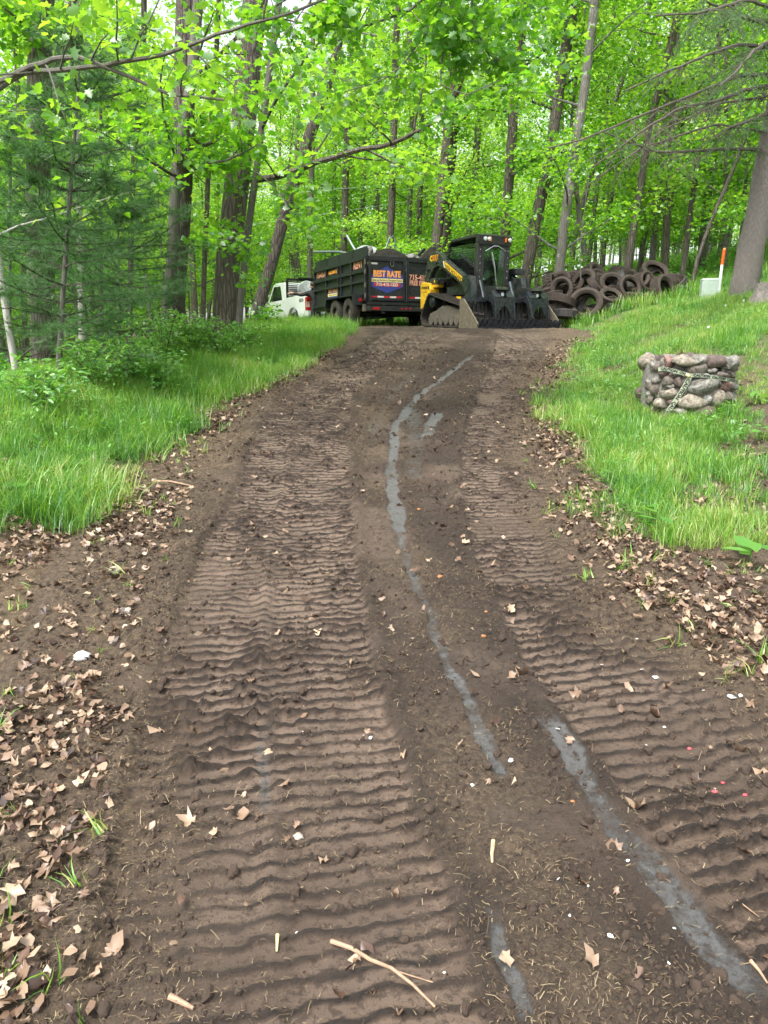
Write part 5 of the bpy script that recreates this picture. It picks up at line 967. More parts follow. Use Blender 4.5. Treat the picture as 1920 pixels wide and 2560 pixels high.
def spruce():
    c = at(1858, 737); Y = c.y; g = np.random.default_rng(61); p0 = c.copy(); t = empty('spruce_tree', p0, 0, 'great grey scaly-barked spruce trunk beside the green utility box', 'spruce')
    pts = [Vector((0, 0, -.3)), atY(1863, 700, Y)-p0, atY(1884, 600, Y)-p0, atY(1910, 470, Y)-p0, atY(1940, 300, Y)-p0, atY(1980, 60, Y)-p0, atY(2020, -200, Y)-p0]; r = pxm(62, Y)/2
    ln, lr = trunk_path(pts, r, r*.7, .35, None, g, .01); b = MB(); b.path(ln, lr, 22); link('trunk', b.mesh('trunk', M['bark_spruce'], True), t)
    C, D = [], []
    limbs = [([(1905, 375), (1820, 372), (1700, 380), (1640, 380), (1560, 350), (1510, 330)], 9, 10.5, .35), ([(1915, 215), (1860, 225), (1800, 250), (1700, 270), (1600, 330), (1480, 420)], 9, 9.5, .25), ([(1925, 185), (1840, 190), (1740, 235), (1600, 290), (1450, 350), (1370, 370)], 8, 9.0, .2),
             ([(1930, 120), (1850, 110), (1760, 140), (1640, 190), (1560, 230)], 9, 10, .5), ([(1925, 60), (1840, 40), (1780, 10), (1720, -20)], 11, 10, 1.0), ([(1930, 20), (1870, 0), (1760, 30), (1640, 40)], 9, 9, 1.0), ([(1925, 280), (1880, 300), (1820, 320), (1790, 345)], 10, 12, 1.0), ([(1930, 100), (1880, 130), (1830, 190), (1800, 215)], 10, 9.5, 1.0), ([(1920, 240), (1790, 260), (1650, 330), (1560, 400)], 6, 11.5, .1), ([(1915, 330), (1790, 310), (1600, 370), (1500, 440)], 6, 11, .1)]
    for lp, th, Ye, green in limbs:
        lb = MB(); n = len(lp); q = [atY(x, y, Y+(Ye-Y)*min(1, i/(n-1)*1.4))-p0 for i, (x, y) in enumerate(lp)]; rr = pxm(th, Y)/2; lq, lrd = trunk_path(q, rr, rr*.25, 0, 22, g, .012); lb.path(lq, lrd, 6)
        for k in range(46):
            i = 2+int(g.random()*(len(lq)-3)); ax = (lq[i]-lq[i-1]).normalized(); sd = ax.cross(Vector((0, 0, 1))).normalized()*(1 if k % 2 else -1); d = (sd*g.uniform(.3, 1)+ax*g.uniform(.3, 1)+Vector((0, 0, g.normal(-.35, .3)))).normalized(); L = g.uniform(.25, .8); tw = [lq[i]]
            for _ in range(4): d = (d+Vector((g.normal(0, .1), g.normal(0, .1), -.07))).normalized(); tw.append(tw[-1]+d*L/4)
            lb.path(tw, [.006, .005, .004, .003, .0015], 3, False); side = [(tw[j], (d+Vector((g.normal(0, .7), g.normal(0, .7), -.3))).normalized()) for j in (1, 2, 3)]
            for s0, sd2 in side: lb.path([s0, s0+sd2*L*.35], [.003, .001], 3, False)
            if g.random() < green:
                for a_, b_ in zip(tw, tw[1:]):
                    for u in np.linspace(0, 1, 9): C.append(tuple(a_.lerp(b_, u))); D.append(tuple(d))
                for s0, sd2 in side:
                    for u in np.linspace(0, 1, 9): C.append(tuple(s0+sd2*L*.35*u)); D.append(tuple(sd2))
        link('limb', lb.mesh('limb', M['twig'], True), t)
    V, Fc = needles(g, np.array(C), np.array(D), 7, .024, .0022); link('foliage', np_mesh('foliage', V, Fc, M['pine']), t)
spruce()

# ------------------------------------------------------------------ tires
M['tire'] = paint('old_tire_rubber', (.024, .02, .0175), .72, 0, .35, (.075, .052, .038), .55, 7, .3); M['tire_dark'] = paint('black_tire_rubber', (.022, .023, .024), .6, 0, .3, (.09, .075, .06), .3, 7, .2)
def tire_mesh(R, W, ri, style, mat):
    b = MB(); prof = [(ri, -W*.3), (ri+.02, -W*.42), ((R+ri)/2, -W*.55), (R*.93, -W*.5), (R*.975, -W*.44), (R*.985, 0), (R*.975, W*.44), (R*.93, W*.5), ((R+ri)/2, W*.55), (ri+.02, W*.42), (ri, W*.3), (ri+.025, W*.24), ((R+ri)/2, W*.44), (R*.9, W*.36), (R*.91, -W*.36), ((R+ri)/2, -W*.44), (ri+.025, -W*.24)]
    b.lathe(prof, 40)
    if style == 'lug':
        for k in range(26):
            for s in (-1, 1): a = 2*math.pi*(k+(.5 if s > 0 else 0))/26; b.box((R*.99, s*W*.27, 0), (.035, W*.4, .05), RY(-a))
    else:
        for yy in (-.36, -.18, 0, .18, .36):
            for k in range(36): a = 2*math.pi*(k+.15*yy*10)/36; b.box((R*.985, yy*W, 0), (.014, W*.13, R*2*math.pi/36*.8), RY(-a))
    return b.mesh('tire', mat, True)
TIRES = [tire_mesh(.335, .2, .2, 'rib', M['tire']), tire_mesh(.36, .24, .215, 'lug', M['tire']), tire_mesh(.33, .2, .2, 'rib', M['tire_dark']), tire_mesh(.40, .24, .25, 'rib', M['tire'])]
def zt3(x, y): return 1320+x/2.765, 600+y/2.765
def tires():
    """(zoomed pixel, distance, axle direction, kind, label)"""
    up = (0, .15, 1); L = [
        (570, 392, 16.35, (.1, -.62, .78), 0, 'pale dusty tire lying tipped toward the driveway, at the front of the pile'), (400, 445, 16.2, (-.35, -.85, .35), 3, 'large tire standing on edge at the front left of the pile'), (450, 430, 16.45, (-.3, -.9, .3), 0, 'tire nested inside the large standing front tire'), (935, 352, 16.6, (.55, -.72, .32), 3, 'big brown tire standing turned on the right shoulder of the pile'),
        (875, 226, 17.5, (.15, -.72, .68), 3, 'topmost tire arching over the right of the pile'), (985, 285, 17.2, (.1, .2, 1), 0, 'ribbed tire lying flat below the topmost tire on the right'), (760, 400, 16.5, (.1, -.1, 1), 0, 'tire lying flat under the big turned tire'), (700, 330, 16.9, (.25, -.9, .3), 3, 'tire standing open toward the camera in the middle of the pile'),
        (580, 300, 17.2, (-.1, -.85, .5), 0, 'tire behind the pale dusty one, half open to view'), (380, 305, 17.0, (-.7, -.55, .45), 3, 'tire on its edge in the upper left of the pile'), (240, 345, 16.8, (-.62, -.75, .2), 1, 'chunky lugged tire standing at the left end of the pile'), (235, 425, 16.4, (.3, .12, 1), 3, 'brown tire lying flat next to the grapple bucket'),
        (850, 472, 16.0, (.05, -.1, 1), 0, 'lone tire lying flat in the grass at the foot of the pile'), (1060, 350, 17.0, (.15, -.05, 1), 2, 'black ribbed tire at the right end, upper of two'), (1105, 388, 16.9, (.1, -.02, 1), 2, 'black tire half sunk in grass at the right end of the pile'), (765, 445, 16.35, (.05, -.3, .95), 2, 'black tire lying flat just above the lone tire in the grass'),
        (465, 322, 16.8, (.75, -.3, .6), 0, 'ribbed tire wedged tread outward above the nested pair'), (215, 290, 17.3, (-.5, -.6, .62), 3, 'long curved tire rim at the upper left end of the pile'), (405, 252, 17.6, (.1, -.3, .95), 0, 'tire lying flat on the left crown of the pile'), (545, 256, 17.7, (.05, -.25, .97), 0, 'tire lying flat on the middle crown of the pile'),
        (815, 290, 17.1, (.5, -.8, .3), 0, 'tire on edge left of the ribbed flat tire near the top'), (265, 512, 16.05, (.1, .05, 1), 2, 'dark tire lying flat lowest at the left end of the pile'), (135, 345, 17.2, (-.3, -.2, .93), 0, 'small tire at the far left end behind the grapple'), (305, 300, 17.3, (-.4, -.8, .4), 0, 'tire half hidden behind the chunky lugged one'), (625, 470, 16.2, (.1, -.15, .98), 2, 'dark tire flat on the ground below the pale dusty one'), (160, 385, 16.9, (-.2, .1, 1), 0, 'tire lying flat behind the grapple bucket'),
        (655, 290, 17.4, (.9, -.35, .25), 2, 'narrow black tire seen edge on near the top middle'), (720, 268, 17.7, (.2, -.6, .75), 0, 'tire on the crown left of the topmost tire'), (300, 430, 16.8, (.05, 0, 1), 0, 'tire lying flat behind the large standing tire'), (900, 410, 16.6, (.2, -.3, .9), 2, 'black tire supporting the big turned tire'), (1010, 395, 17.2, (.1, 0, 1), 0, 'tire buried low at the right of the pile'), (500, 470, 16.5, (0, 0, 1), 2, 'dark tire at ground level between the front tires'),
        (210, 470, 16.5, (0, .05, 1), 0, 'tire under the flat brown one next to the grapple'), (720, 395, 17.1, (0, 0, 1), 2, 'tire deep in the middle of the pile'), (420, 370, 17.2, (0, 0, 1), 0, 'tire deep in the left half of the pile'), (560, 350, 17.5, (0, .1, 1), 0, 'tire deep behind the pale dusty one'), (860, 350, 17.5, (0, .1, 1), 0, 'tire deep behind the big turned tire'), (620, 420, 17.0, (.1, 0, 1), 0, 'tire low in the core of the pile'), (330, 350, 17.6, (0, 0, 1), 0, 'tire at the back left of the pile'), (780, 330, 17.8, (0, 0, 1), 0, 'tire at the back right of the pile')]
    more = [(170, 320), (250, 390), (340, 270), (480, 285), (520, 340), (640, 350), (690, 270), (760, 300), (820, 420), (700, 450), (560, 470), (330, 480), (440, 500), (950, 300), (900, 260), (1030, 310), (120, 400), (640, 250), (470, 240), (300, 265)]
    gg = np.random.default_rng(19)
    for i_, (x, y) in enumerate(more): L.append((x, y, 16.9+.9*gg.random()-(y-350)*.003, (gg.normal(0, .5), gg.normal(-.5, .4), gg.uniform(.25, 1)), int(gg.integers(0, 3)), 'worn tire wedged among the others in the heap'))
    g = np.random.default_rng(9)
    for x, y, Y, ax, k, lab in L:
        p = atY(*zt3(x, y), Y+1.4); o = link('tire', TIRES[k]); a = Vector(ax).normalized(); o.rotation_euler = (a.to_track_quat('Y', 'Z') @ Euler((0, g.uniform(0, 6.28), 0)).to_quaternion()).to_euler(); o.location = p; q_ = g.uniform(.74, .96); o.scale = (q_, q_*g.uniform(.8, 1.1), q_*g.uniform(.9, 1.05)); tag(o, lab, 'tire', 'scrap tires heaped beside the driveway')
tires()

# ------------------------------------------------------------------ stone ring and its tape
def stone_mat(name, c1, c2, speck=.5, sc=30):
    m, nt, b = new_mat(name); v = objco(nt); n = noise(nt, sc, 6, .75, v); n1 = noise(nt, 5, 4, .6, v); col = mixc(nt, n1, c1, c2); f = ramp(nt, [(.45, (0, 0, 0)), (.62, (1, 1, 1))], n); col = mixc(nt, math_n(nt, 'MULTIPLY', f, speck), col, [min(1, x*2.0+.05) for x in c2]); d = ramp(nt, [(.36, (1, 1, 1)), (.46, (0, 0, 0))], n); col = mixc(nt, math_n(nt, 'MULTIPLY', d, .8), col, [x*.35 for x in c1])
    nt.links.new(col, b.inputs['Base Color']); b.inputs['Roughness'].default_value = .85; bump(nt, b, n, .6, .02); return m
ST = dict(g=stone_mat('grey_stone', (.09, .087, .075), (.17, .163, .14)), t=stone_mat('tan_stone', (.12, .1, .075), (.21, .185, .145)), b=stone_mat('brown_stone', (.07, .05, .042), (.12, .09, .075), .15), r=stone_mat('red_stone', (.11, .06, .05), (.19, .115, .1), .4), d=stone_mat('dark_stone', (.075, .06, .05), (.14, .12, .1), .25), l=stone_mat('pale_stone', (.18, .185, .17), (.28, .29, .27), .4))
def rock(g, r, sub=3):
    # a fieldstone: lumpy, with a few flattened faces
    b = blob(g, (0, 0, 0), (1, 1, 1), sub, .12); P3 = np.array(b.v)
    for _ in range(9):
        n = g.normal(0, 1, 3); n /= np.linalg.norm(n); d = g.uniform(.62, .9); e = P3@n-d; P3 = P3-np.outer(np.maximum(e, 0)*.9, n)
    b.v = [(x*r[0]*1.12, y*r[1]*1.12, z*r[2]*1.12) for x, y, z in P3]; return b
def stone_ring():
    c = at(1746, 1036); s = .00074*c.y/7.5; R0, R1 = 550*s, 600*s; g = np.random.default_rng(71)
    t = empty('stone_planter', c, 0, 'round planter of mortared fieldstones tied with striped tape on the grass bank', 'planter'); t.location.y += R0
    core = MB(); n = 36; prof = [(R1*1.03, -.15), (R1*1.0, .05), (R1*.98, .3), (R1*.93, .5), (R0*.62, .51), (R0*.6, .4), (0, .38)]; vs = []
    core.lathe([(r, z) for r, z in prof], n, Matrix.Rotation(math.pi/2, 4, 'X'), False); core.v = [(x*(1+(vnoise(x*9+5, z*9+y*7, 1)-.5)*.1), y*(1+(vnoise(x*9+5, z*9+y*7, 1)-.5)*.1), z) for x, y, z in core.v]
    core.build('mortar_core', stone_mat('grey_mortar', (.11, .105, .092), (.19, .183, .16), .3, 40), t, True)
    L = [(290, 222, 120, 150, 'r'), (470, 220, 270, 170, 't'), (690, 195, 200, 135, 'g'), (940, 220, 320, 150, 'b'), (1290, 245, 310, 180, 'g'), (1410, 212, 150, 125, 'g'), (665, 318, 280, 150, 'd'), (232, 385, 130, 115, 'b'), (1195, 372, 140, 95, 'b'), (895, 335, 140, 85, 'g'), (1050, 400, 230, 95, 'd'), (790, 530, 400, 240, 'g'), (1155, 540, 215, 135, 'r'), (300, 490, 170, 150, 'd'), (445, 505, 120, 180, 'b'), (1005, 515, 120, 90, 'g'), (165, 590, 140, 210, 'd'), (1350, 565, 190, 170, 'g'), (600, 745, 390, 200, 't'), (1045, 735, 200, 240, 't'), (325, 650, 220, 150, 't'), (860, 725, 120, 130, 'l'), (245, 795, 210, 150, 't'), (1215, 690, 170, 150, 'd'), (1370, 720, 170, 160, 'g'), (840, 880, 320, 140, 'b'), (450, 895, 230, 120, 'g'), (1190, 860, 220, 140, 'g'), (130, 760, 120, 140, 'd'), (390, 370, 130, 100, 'g'), (1320, 420, 160, 100, 't'), (1120, 300, 120, 90, 'g'), (620, 600, 120, 90, 'g'), (780, 400, 130, 70, 'l'), (180, 480, 110, 100, 'g'), (140, 690, 100, 110, 'g'), (190, 880, 150, 110, 'd'), (330, 570, 110, 90, 'g'), (370, 770, 130, 100, 'b'), (520, 640, 100, 90, 'd'), (250, 300, 90, 70, 'd'), (1440, 480, 100, 120, 'd'), (1450, 640, 110, 120, 'g'), (1420, 330, 100, 90, 'd'), (1330, 850, 150, 110, 'd')]
    for cx, cy, w, h, k in L:
        z = (930-cy)*s; R = R1; ph = math.asin(max(-.93, min(.93, (cx-780)*s*.87/R))); b = rock(g, (w*s*.55, .1 if w > 150 else .08, h*s*.57))
        o = b.build('stone', ST[k], t, True); o.location = (R*.94*math.sin(ph), -R*.94*math.cos(ph), z); o.rotation_euler = (g.normal(0, .08), g.normal(0, .1), ph)
    for k in range(22):
        ph = math.pi/2+.25+(math.pi-.5)*(k % 11+.5*(k//11))/11; z = .16+.34*(k//11); o = rock(g, (g.uniform(.08, .13), .08, g.uniform(.07, .11))).build('stone', ST['gtbd'[k % 4]], t, True); R = R0 if k > 10 else R1*.97; o.location = (R*math.sin(ph), -R*math.cos(ph), z); o.rotation_euler = (0, 0, ph)
    for k in range(44):
        ph = g.uniform(-1.4, 1.4); z = g.uniform(.04, .5); o = rock(g, (g.uniform(.035, .07), .05, g.uniform(.03, .055)), 2).build('stone', ST['gtbdg'[k % 5]], t, True); o.location = (R1*.93*math.sin(ph), -R1*.93*math.cos(ph), z); o.rotation_euler = (0, g.normal(0, .3), ph)
    for cx, cy in ((510, 315), (1015, 325), (180, 745), (640, 865)):
        z = (930-cy)*s; R = R1*1.02; ph = math.asin((cx-780)*s*.87/R); b = MB(); b.lathe([(.016, -.02), (.016, .05), (.021, .05), (.021, -.02)], 12, T(R*math.sin(ph), -R*math.cos(ph), z) @ RZ(ph)); b.lathe([(0, .0), (.016, .0)], 12, T(R*math.sin(ph), -R*math.cos(ph), z) @ RZ(ph), False); b.build('drain_hole', M['ink'], t)
    # the tape tied round it
    tm = paint('pale_yellow_tape', (.34, .4, .28), .5, 0, .3, (.12, .12, .08), .5, 20); tp = empty('barrier_tape', t.location, 0, 'pale yellow barrier tape with black letters knotted round the stone planter', 'tape')
    def ribbon(pts, w, name, lift=1.17, tilt=0, letters=None, mat=tm):
        q = []
        for cx, cy in pts: z = (930-cy)*s; R = R1*lift*.97; ph = math.asin(max(-.99, min(.99, (cx-780)*s*.87/R))); q.append((Vector((R*math.sin(ph), -R*math.cos(ph), z)), Vector((math.sin(ph), -math.cos(ph), 0))))
        A = np.array([tuple(a) for a, _ in q]); N_ = np.array([tuple(b) for _, b in q]); u = np.linspace(0, len(q)-1, len(q)*5); P3 = np.stack([np.interp(u, range(len(q)), A[:, k]) for k in range(3)], -1); NN = np.stack([np.interp(u, range(len(q)), N_[:, k]) for k in range(3)], -1); tg = np.gradient(P3, axis=0); tg /= np.linalg.norm(tg, axis=1)[:, None]; sd = np.cross(NN, tg); sd /= np.linalg.norm(sd, axis=1)[:, None]
        b = MB(); n = len(u); vs = [tuple(P3[i]+sd[i]*sg*w/2+NN[i]*o) for o in (0, .0012) for i in range(n) for sg in (-1, 1)]; fs = [(2*i, 2*i+1, 2*i+3, 2*i+2) for i in range(n-1)]+[(2*n+2*i, 2*n+2*i+2, 2*n+2*i+3, 2*n+2*i+1) for i in range(n-1)]; b.add(vs, fs); o = b.build(name, mat, tp)
        if letters:
            lb = text_obj(letters, w*.95, M['ink'], o, Matrix.Identity(4), 'lettering', 1.1, .002, 0, 'LEFT'); ss = np.concatenate([[0], np.cumsum(np.linalg.norm(np.diff(P3, axis=0), axis=1))])
            for v in lb.data.vertices:
                x = min(v.co.x+.03, ss[-1]); v.co = Vector([np.interp(x, ss, P3[:, k]) for k in range(3)])+Vector([np.interp(x, ss, sd[:, k]) for k in range(3)])*v.co.y+Vector([np.interp(x, ss, NN[:, k]) for k in range(3)])*.003
        return o
    ribbon([(150, 330), (230, 318), (330, 345), (430, 372), (535, 398)], .036, 'tape_strand', 1.16, 0, 'CAUTION  CAUTION'); ribbon([(540, 400), (700, 402), (860, 420), (1000, 442), (1180, 462), (1300, 478), (1410, 492)], .034, 'tape_strand', 1.19, 0, 'CAUTION  CAUTION  CAUTION  CAUTION')
    ribbon([(545, 415), (500, 520), (440, 640), (370, 770), (300, 900)], .046, 'tape_tail', 1.17, 0, 'CAUTION  CAUTION'); ribbon([(552, 420), (545, 500), (510, 590), (480, 670)], .034, 'tape_tail', 1.13, 0, 'CAUTION'); ribbon([(1405, 490), (1440, 520), (1460, 580)], .03, 'tape_tail', 1.2)
    k = blob(g, (0, 0, 0), (.025, .02, .018), 2, .3).build('tape_knot', M['cream_dec'], tp, True); z = (930-400)*s; R = R1*1.16; ph = math.asin((545-780)*s/R); k.location = (R*math.sin(ph), -R*math.cos(ph), z)
stone_ring()

# ------------------------------------------------------------------ post, utility box, stump, logs, wires, flowers
def small_things():
    g = np.random.default_rng(81); c = at(1797, 738); Y = c.y-.1
    p0, p1, p2, p3 = atY(1796, 738, Y), atY(1805, 662, Y), atY(1811, 624, Y), atY(1811.5, 620, Y); w = pxm(6.5, Y)/2
    t = empty('marker_post', c, 0, 'white utility marker post with bright orange top beside the spruce', 'post'); b = MB().path([p0-c+Vector((0, 0, -.3)), p1-c], w, 10); b.build('post', paint('white_fibreglass', (.7, .73, .72), .4, 0, .06), t, True); MB().path([p1-c, p2-c], w*1.04, 10).build('orange_band', paint('orange_sleeve', (.8, .1, .015), .4, 0, .1), t, True); MB().path([p2-c, p3-c], [w*1.04, w*.6], 10).build('cap', M['orange_dec'], t, True)
    c = at(1800, 742); c.y += .5; c.z = ground(c.x, c.y); Y = c.y; bw = pxm(42, Y); bh = atY(1800, 697, Y).z-c.z; t = empty('utility_box', c, -.25, 'pale green ribbed utility pedestal behind the marker post', 'utility box'); pm = paint('pale_green_plastic', (.36, .45, .38), .5, 0, .08); MB().span((-bw/2, -bw/2*.8, -.2), (bw/2, bw/2*.8, bh*.93)).build('cabinet', pm, t, False, .02); MB().box((0, 0, bh*.95), (bw*1.05, bw*.85, bh*.09), None, .9).build('lid', pm, t, False, .01)
    for k in range(11): x = -bw/2+bw*(k+.5)/11; MB().span((x-.008, -bw/2*.8-.008, .02), (x+.008, -bw/2*.8, bh*.86)).build('rib', pm, t)
    c = at(1905, 752); t = empty('tree_stump', c, 0, 'weathered pale grey stump at the right edge of the grass', 'stump'); q = MB().path([(0, 0, -.1), (0, 0, .02), (.01, 0, .1), (.02, 0, .2), (.03, 0, .27)], [.27, .21, .17, .15, .14], 18); q.v = [(x*(1+.16*(vnoise(math.atan2(y, x)*3+9, z*2, 1)-.5)), y*(1+.16*(vnoise(math.atan2(y, x)*3+9, z*2, 1)-.5)), z+(.04*vnoise(x*9, y*9, 2) if z > .25 else 0)) for x, y, z in q.v]; q.build('stump', paint('weathered_wood', (.2, .18, .16), .9, 0, .3, (.07, .06, .055), .5, 12, .6), t, True)
    # fallen logs and brush behind
    def log(px0, px1, Y0, Y1, r, lab):
        a = atY(*px0, Y0); b_ = atY(*px1, Y1); a.z = ground(a.x, a.y)+r*.8; b_.z = ground(b_.x, b_.y)+r*.9; m = (a+b_)/2; o = MB().path([a, a.lerp(b_, .3)+Vector((0, g.normal(0, .08), g.normal(.04, .03))), a.lerp(b_, .7)+Vector((0, g.normal(0, .08), g.normal(.02, .03))), b_], [r, r*.95, r*.8, r*.6], 8).build('fallen_log', M['bark_far'], None, True); tag(o, lab, 'log', 'fallen logs in the wood')
    log((1640, 690), (1830, 690), 24, 25, .13, 'long fallen log behind the marker post'); log((1400, 690), (1560, 690), 23, 26, .09, 'fallen log behind the left of the tire pile'); log((1880, 700), (1990, 700), 21, 22, .12, 'fallen log right of the great spruce'); log((1330, 690), (1440, 690), 19, 20.5, .05, 'pale thin fallen pole left of the tire pile')
    # thin stems of brush, dead and alive, seen as tangles
    V = MB()
    for k in range(150):
        side = g.random(); Y = g.uniform(23, 36); x = g.uniform(.12, .5)*Y if side < .7 else g.uniform(-.45, -.2)*Y; z = ground(x, Y); d = Vector((g.normal(0, .6), g.normal(0, .5), g.uniform(.05, .4))); L = g.uniform(.8, 2.6); V.path([(x, Y, z), (x+d.x*L*.5, Y+d.y*L*.5, z+d.z*L*.6), (x+d.x*L, Y+d.y*L, z+d.z*L*.8)], [.018, .012, .005], 4, False)
    tag(V.build('brush', M['twig'], None), 'tangle of dead brush lying between the trunks', kind='stuff')
    o = MB().path([atY(1452, 700, 16.8)*1.0, atY(1450, 620, 16.8), atY(1462, 520, 16.8), atY(1480, 380, 16.9)], [.012, .01, .008, .004], 5).build('thin_sapling', M['bark_smooth'], None, True); tag(o, 'whip-thin bare sapling stem rising right of the grapple', 'sapling')
    wm = paint('pale_wire', (.55, .58, .6), .5, .2, .05)
    for k, (a, b_) in enumerate((((300, 520), (1500, 400)), ((300, 450), (1500, 480)), ((640, 560), (1900, 360)))):
        p, q = atY(*a, 30+k), atY(*b_, 34+k); d = q-p; o = MB().path([p-d, p, p.lerp(q, .5)-Vector((0, 0, .12)), q, q+d*.6], .008, 4).build('overhead_wire', wm, None); tag(o, ['thin pale overhead wire sloping across behind the trailer', 'lower pale overhead wire crossing behind the left trunks', 'pale overhead wire rising to the right behind the trees'][k], 'wire', 'overhead wires')
    # dandelion clocks
    dm = paint('dandelion_down', (.75, .75, .74), .9, 0, .05)
    for k, (x, y, lab) in enumerate(((1767, 862, 'white dandelion clock standing in the grass above the stone planter'), (1858, 775, 'small white dandelion clock near the stump'), (1812, 788, 'pale dandelion clock between the marker post and the planter'))):
        c = at(x, y); t = empty('dandelion', c, 0, lab, 'flower', 'dandelion clocks in the grass'); h = .22 if k == 0 else .16; MB().path([(0, 0, -.02), (.01, 0, h*.6), (0, .01, h)], .003, 5).build('stem', M['herb'], t); bb = MB()
        for j in range(70): a = Vector(g.normal(0, 1, 3)).normalized(); bb.path([Vector((0, .01, h)), Vector((0, .01, h))+a*.017], [.0012, .0022], 3, False)
        tag(bb.build('seed_head', dm, t), kind='stuff')
small_things()

# ------------------------------------------------------------------ shrubs on the left bank
def shrubs():
    g = np.random.default_rng(91)
    def shrub(px, py, hgt, rad, nst, lab, nl=9, size=.055, mat='herb', name='bramble_bush'):
        c = at(px, py); t = empty(name, c, 0, lab, 'shrub', 'shrubs along the left bank'); b = MB(); sites = []
        for k in range(nst):
            a = g.uniform(0, 6.28); l = rad*g.uniform(.3, 1); p = [Vector((0, 0, -.03))]; d = Vector((math.cos(a)*.4, math.sin(a)*.4, 1))
            for j in range(5): d = (d+Vector((math.cos(a)*.12, math.sin(a)*.12, -.12*j))*l).normalized(); p.append(p[-1]+d*hgt*g.uniform(.8, 1.1)/5)
            b.path(p, [.006, .005, .004, .003, .0025, .0015], 4, False); sites += p[2:]; 
            for j in (2, 3, 4): e = p[j]+Vector((g.normal(0, .12), g.normal(0, .12), g.normal(.03, .05))); b.path([p[j], e], [.002, .001], 3, False); sites.append(e)
        tag(b.build('stems', M['twig'], t), kind='stuff'); C = spray(g, sites, nl, .055, .6); V, Fc = leaves(g, C, size, TPL_HERB, .5); link('foliage', np_mesh('foliage', V, Fc, M[mat]), t)
    for px, py, h, r, n, lab in ((330, 960, .6, .5, 12, 'loose bramble bush at the crest of the left grass bank'), (410, 915, .8, .6, 18, 'bramble bush at the foot of the furrowed trunk'), (480, 900, .7, .6, 16, 'bramble bush between the furrowed trunk and the thick trunk'), (560, 905, .6, .5, 14, 'bramble bush below the thick rough trunk'), (390, 985, .5, .4, 12, 'dark stemmed low bush on the left bank near the dirt'), (620, 880, .5, .4, 12, 'small bush right of the slim grey sapling'), (250, 985, .6, .5, 14, 'leafy bush left of the brambles beside the pine stem'), (110, 1045, .5, .5, 12, 'low leafy bush at the foot of the birch')): shrub(px, py, h, r, n, lab)
    for px, py, h, r, n, lab, s in ((700, 806, .6, .4, 6, 'broad leaved sapling in front of the pickup door', .13), (745, 806, .55, .35, 6, 'broad leaved sapling below the pickup tail light', .12), (655, 822, .5, .35, 6, 'broad leaved sapling at the foot of the leaning trunk', .12)): shrub(px, py, h, r, n, lab, 3, s, 'maple_near', 'leafy_sapling')
shrubs()
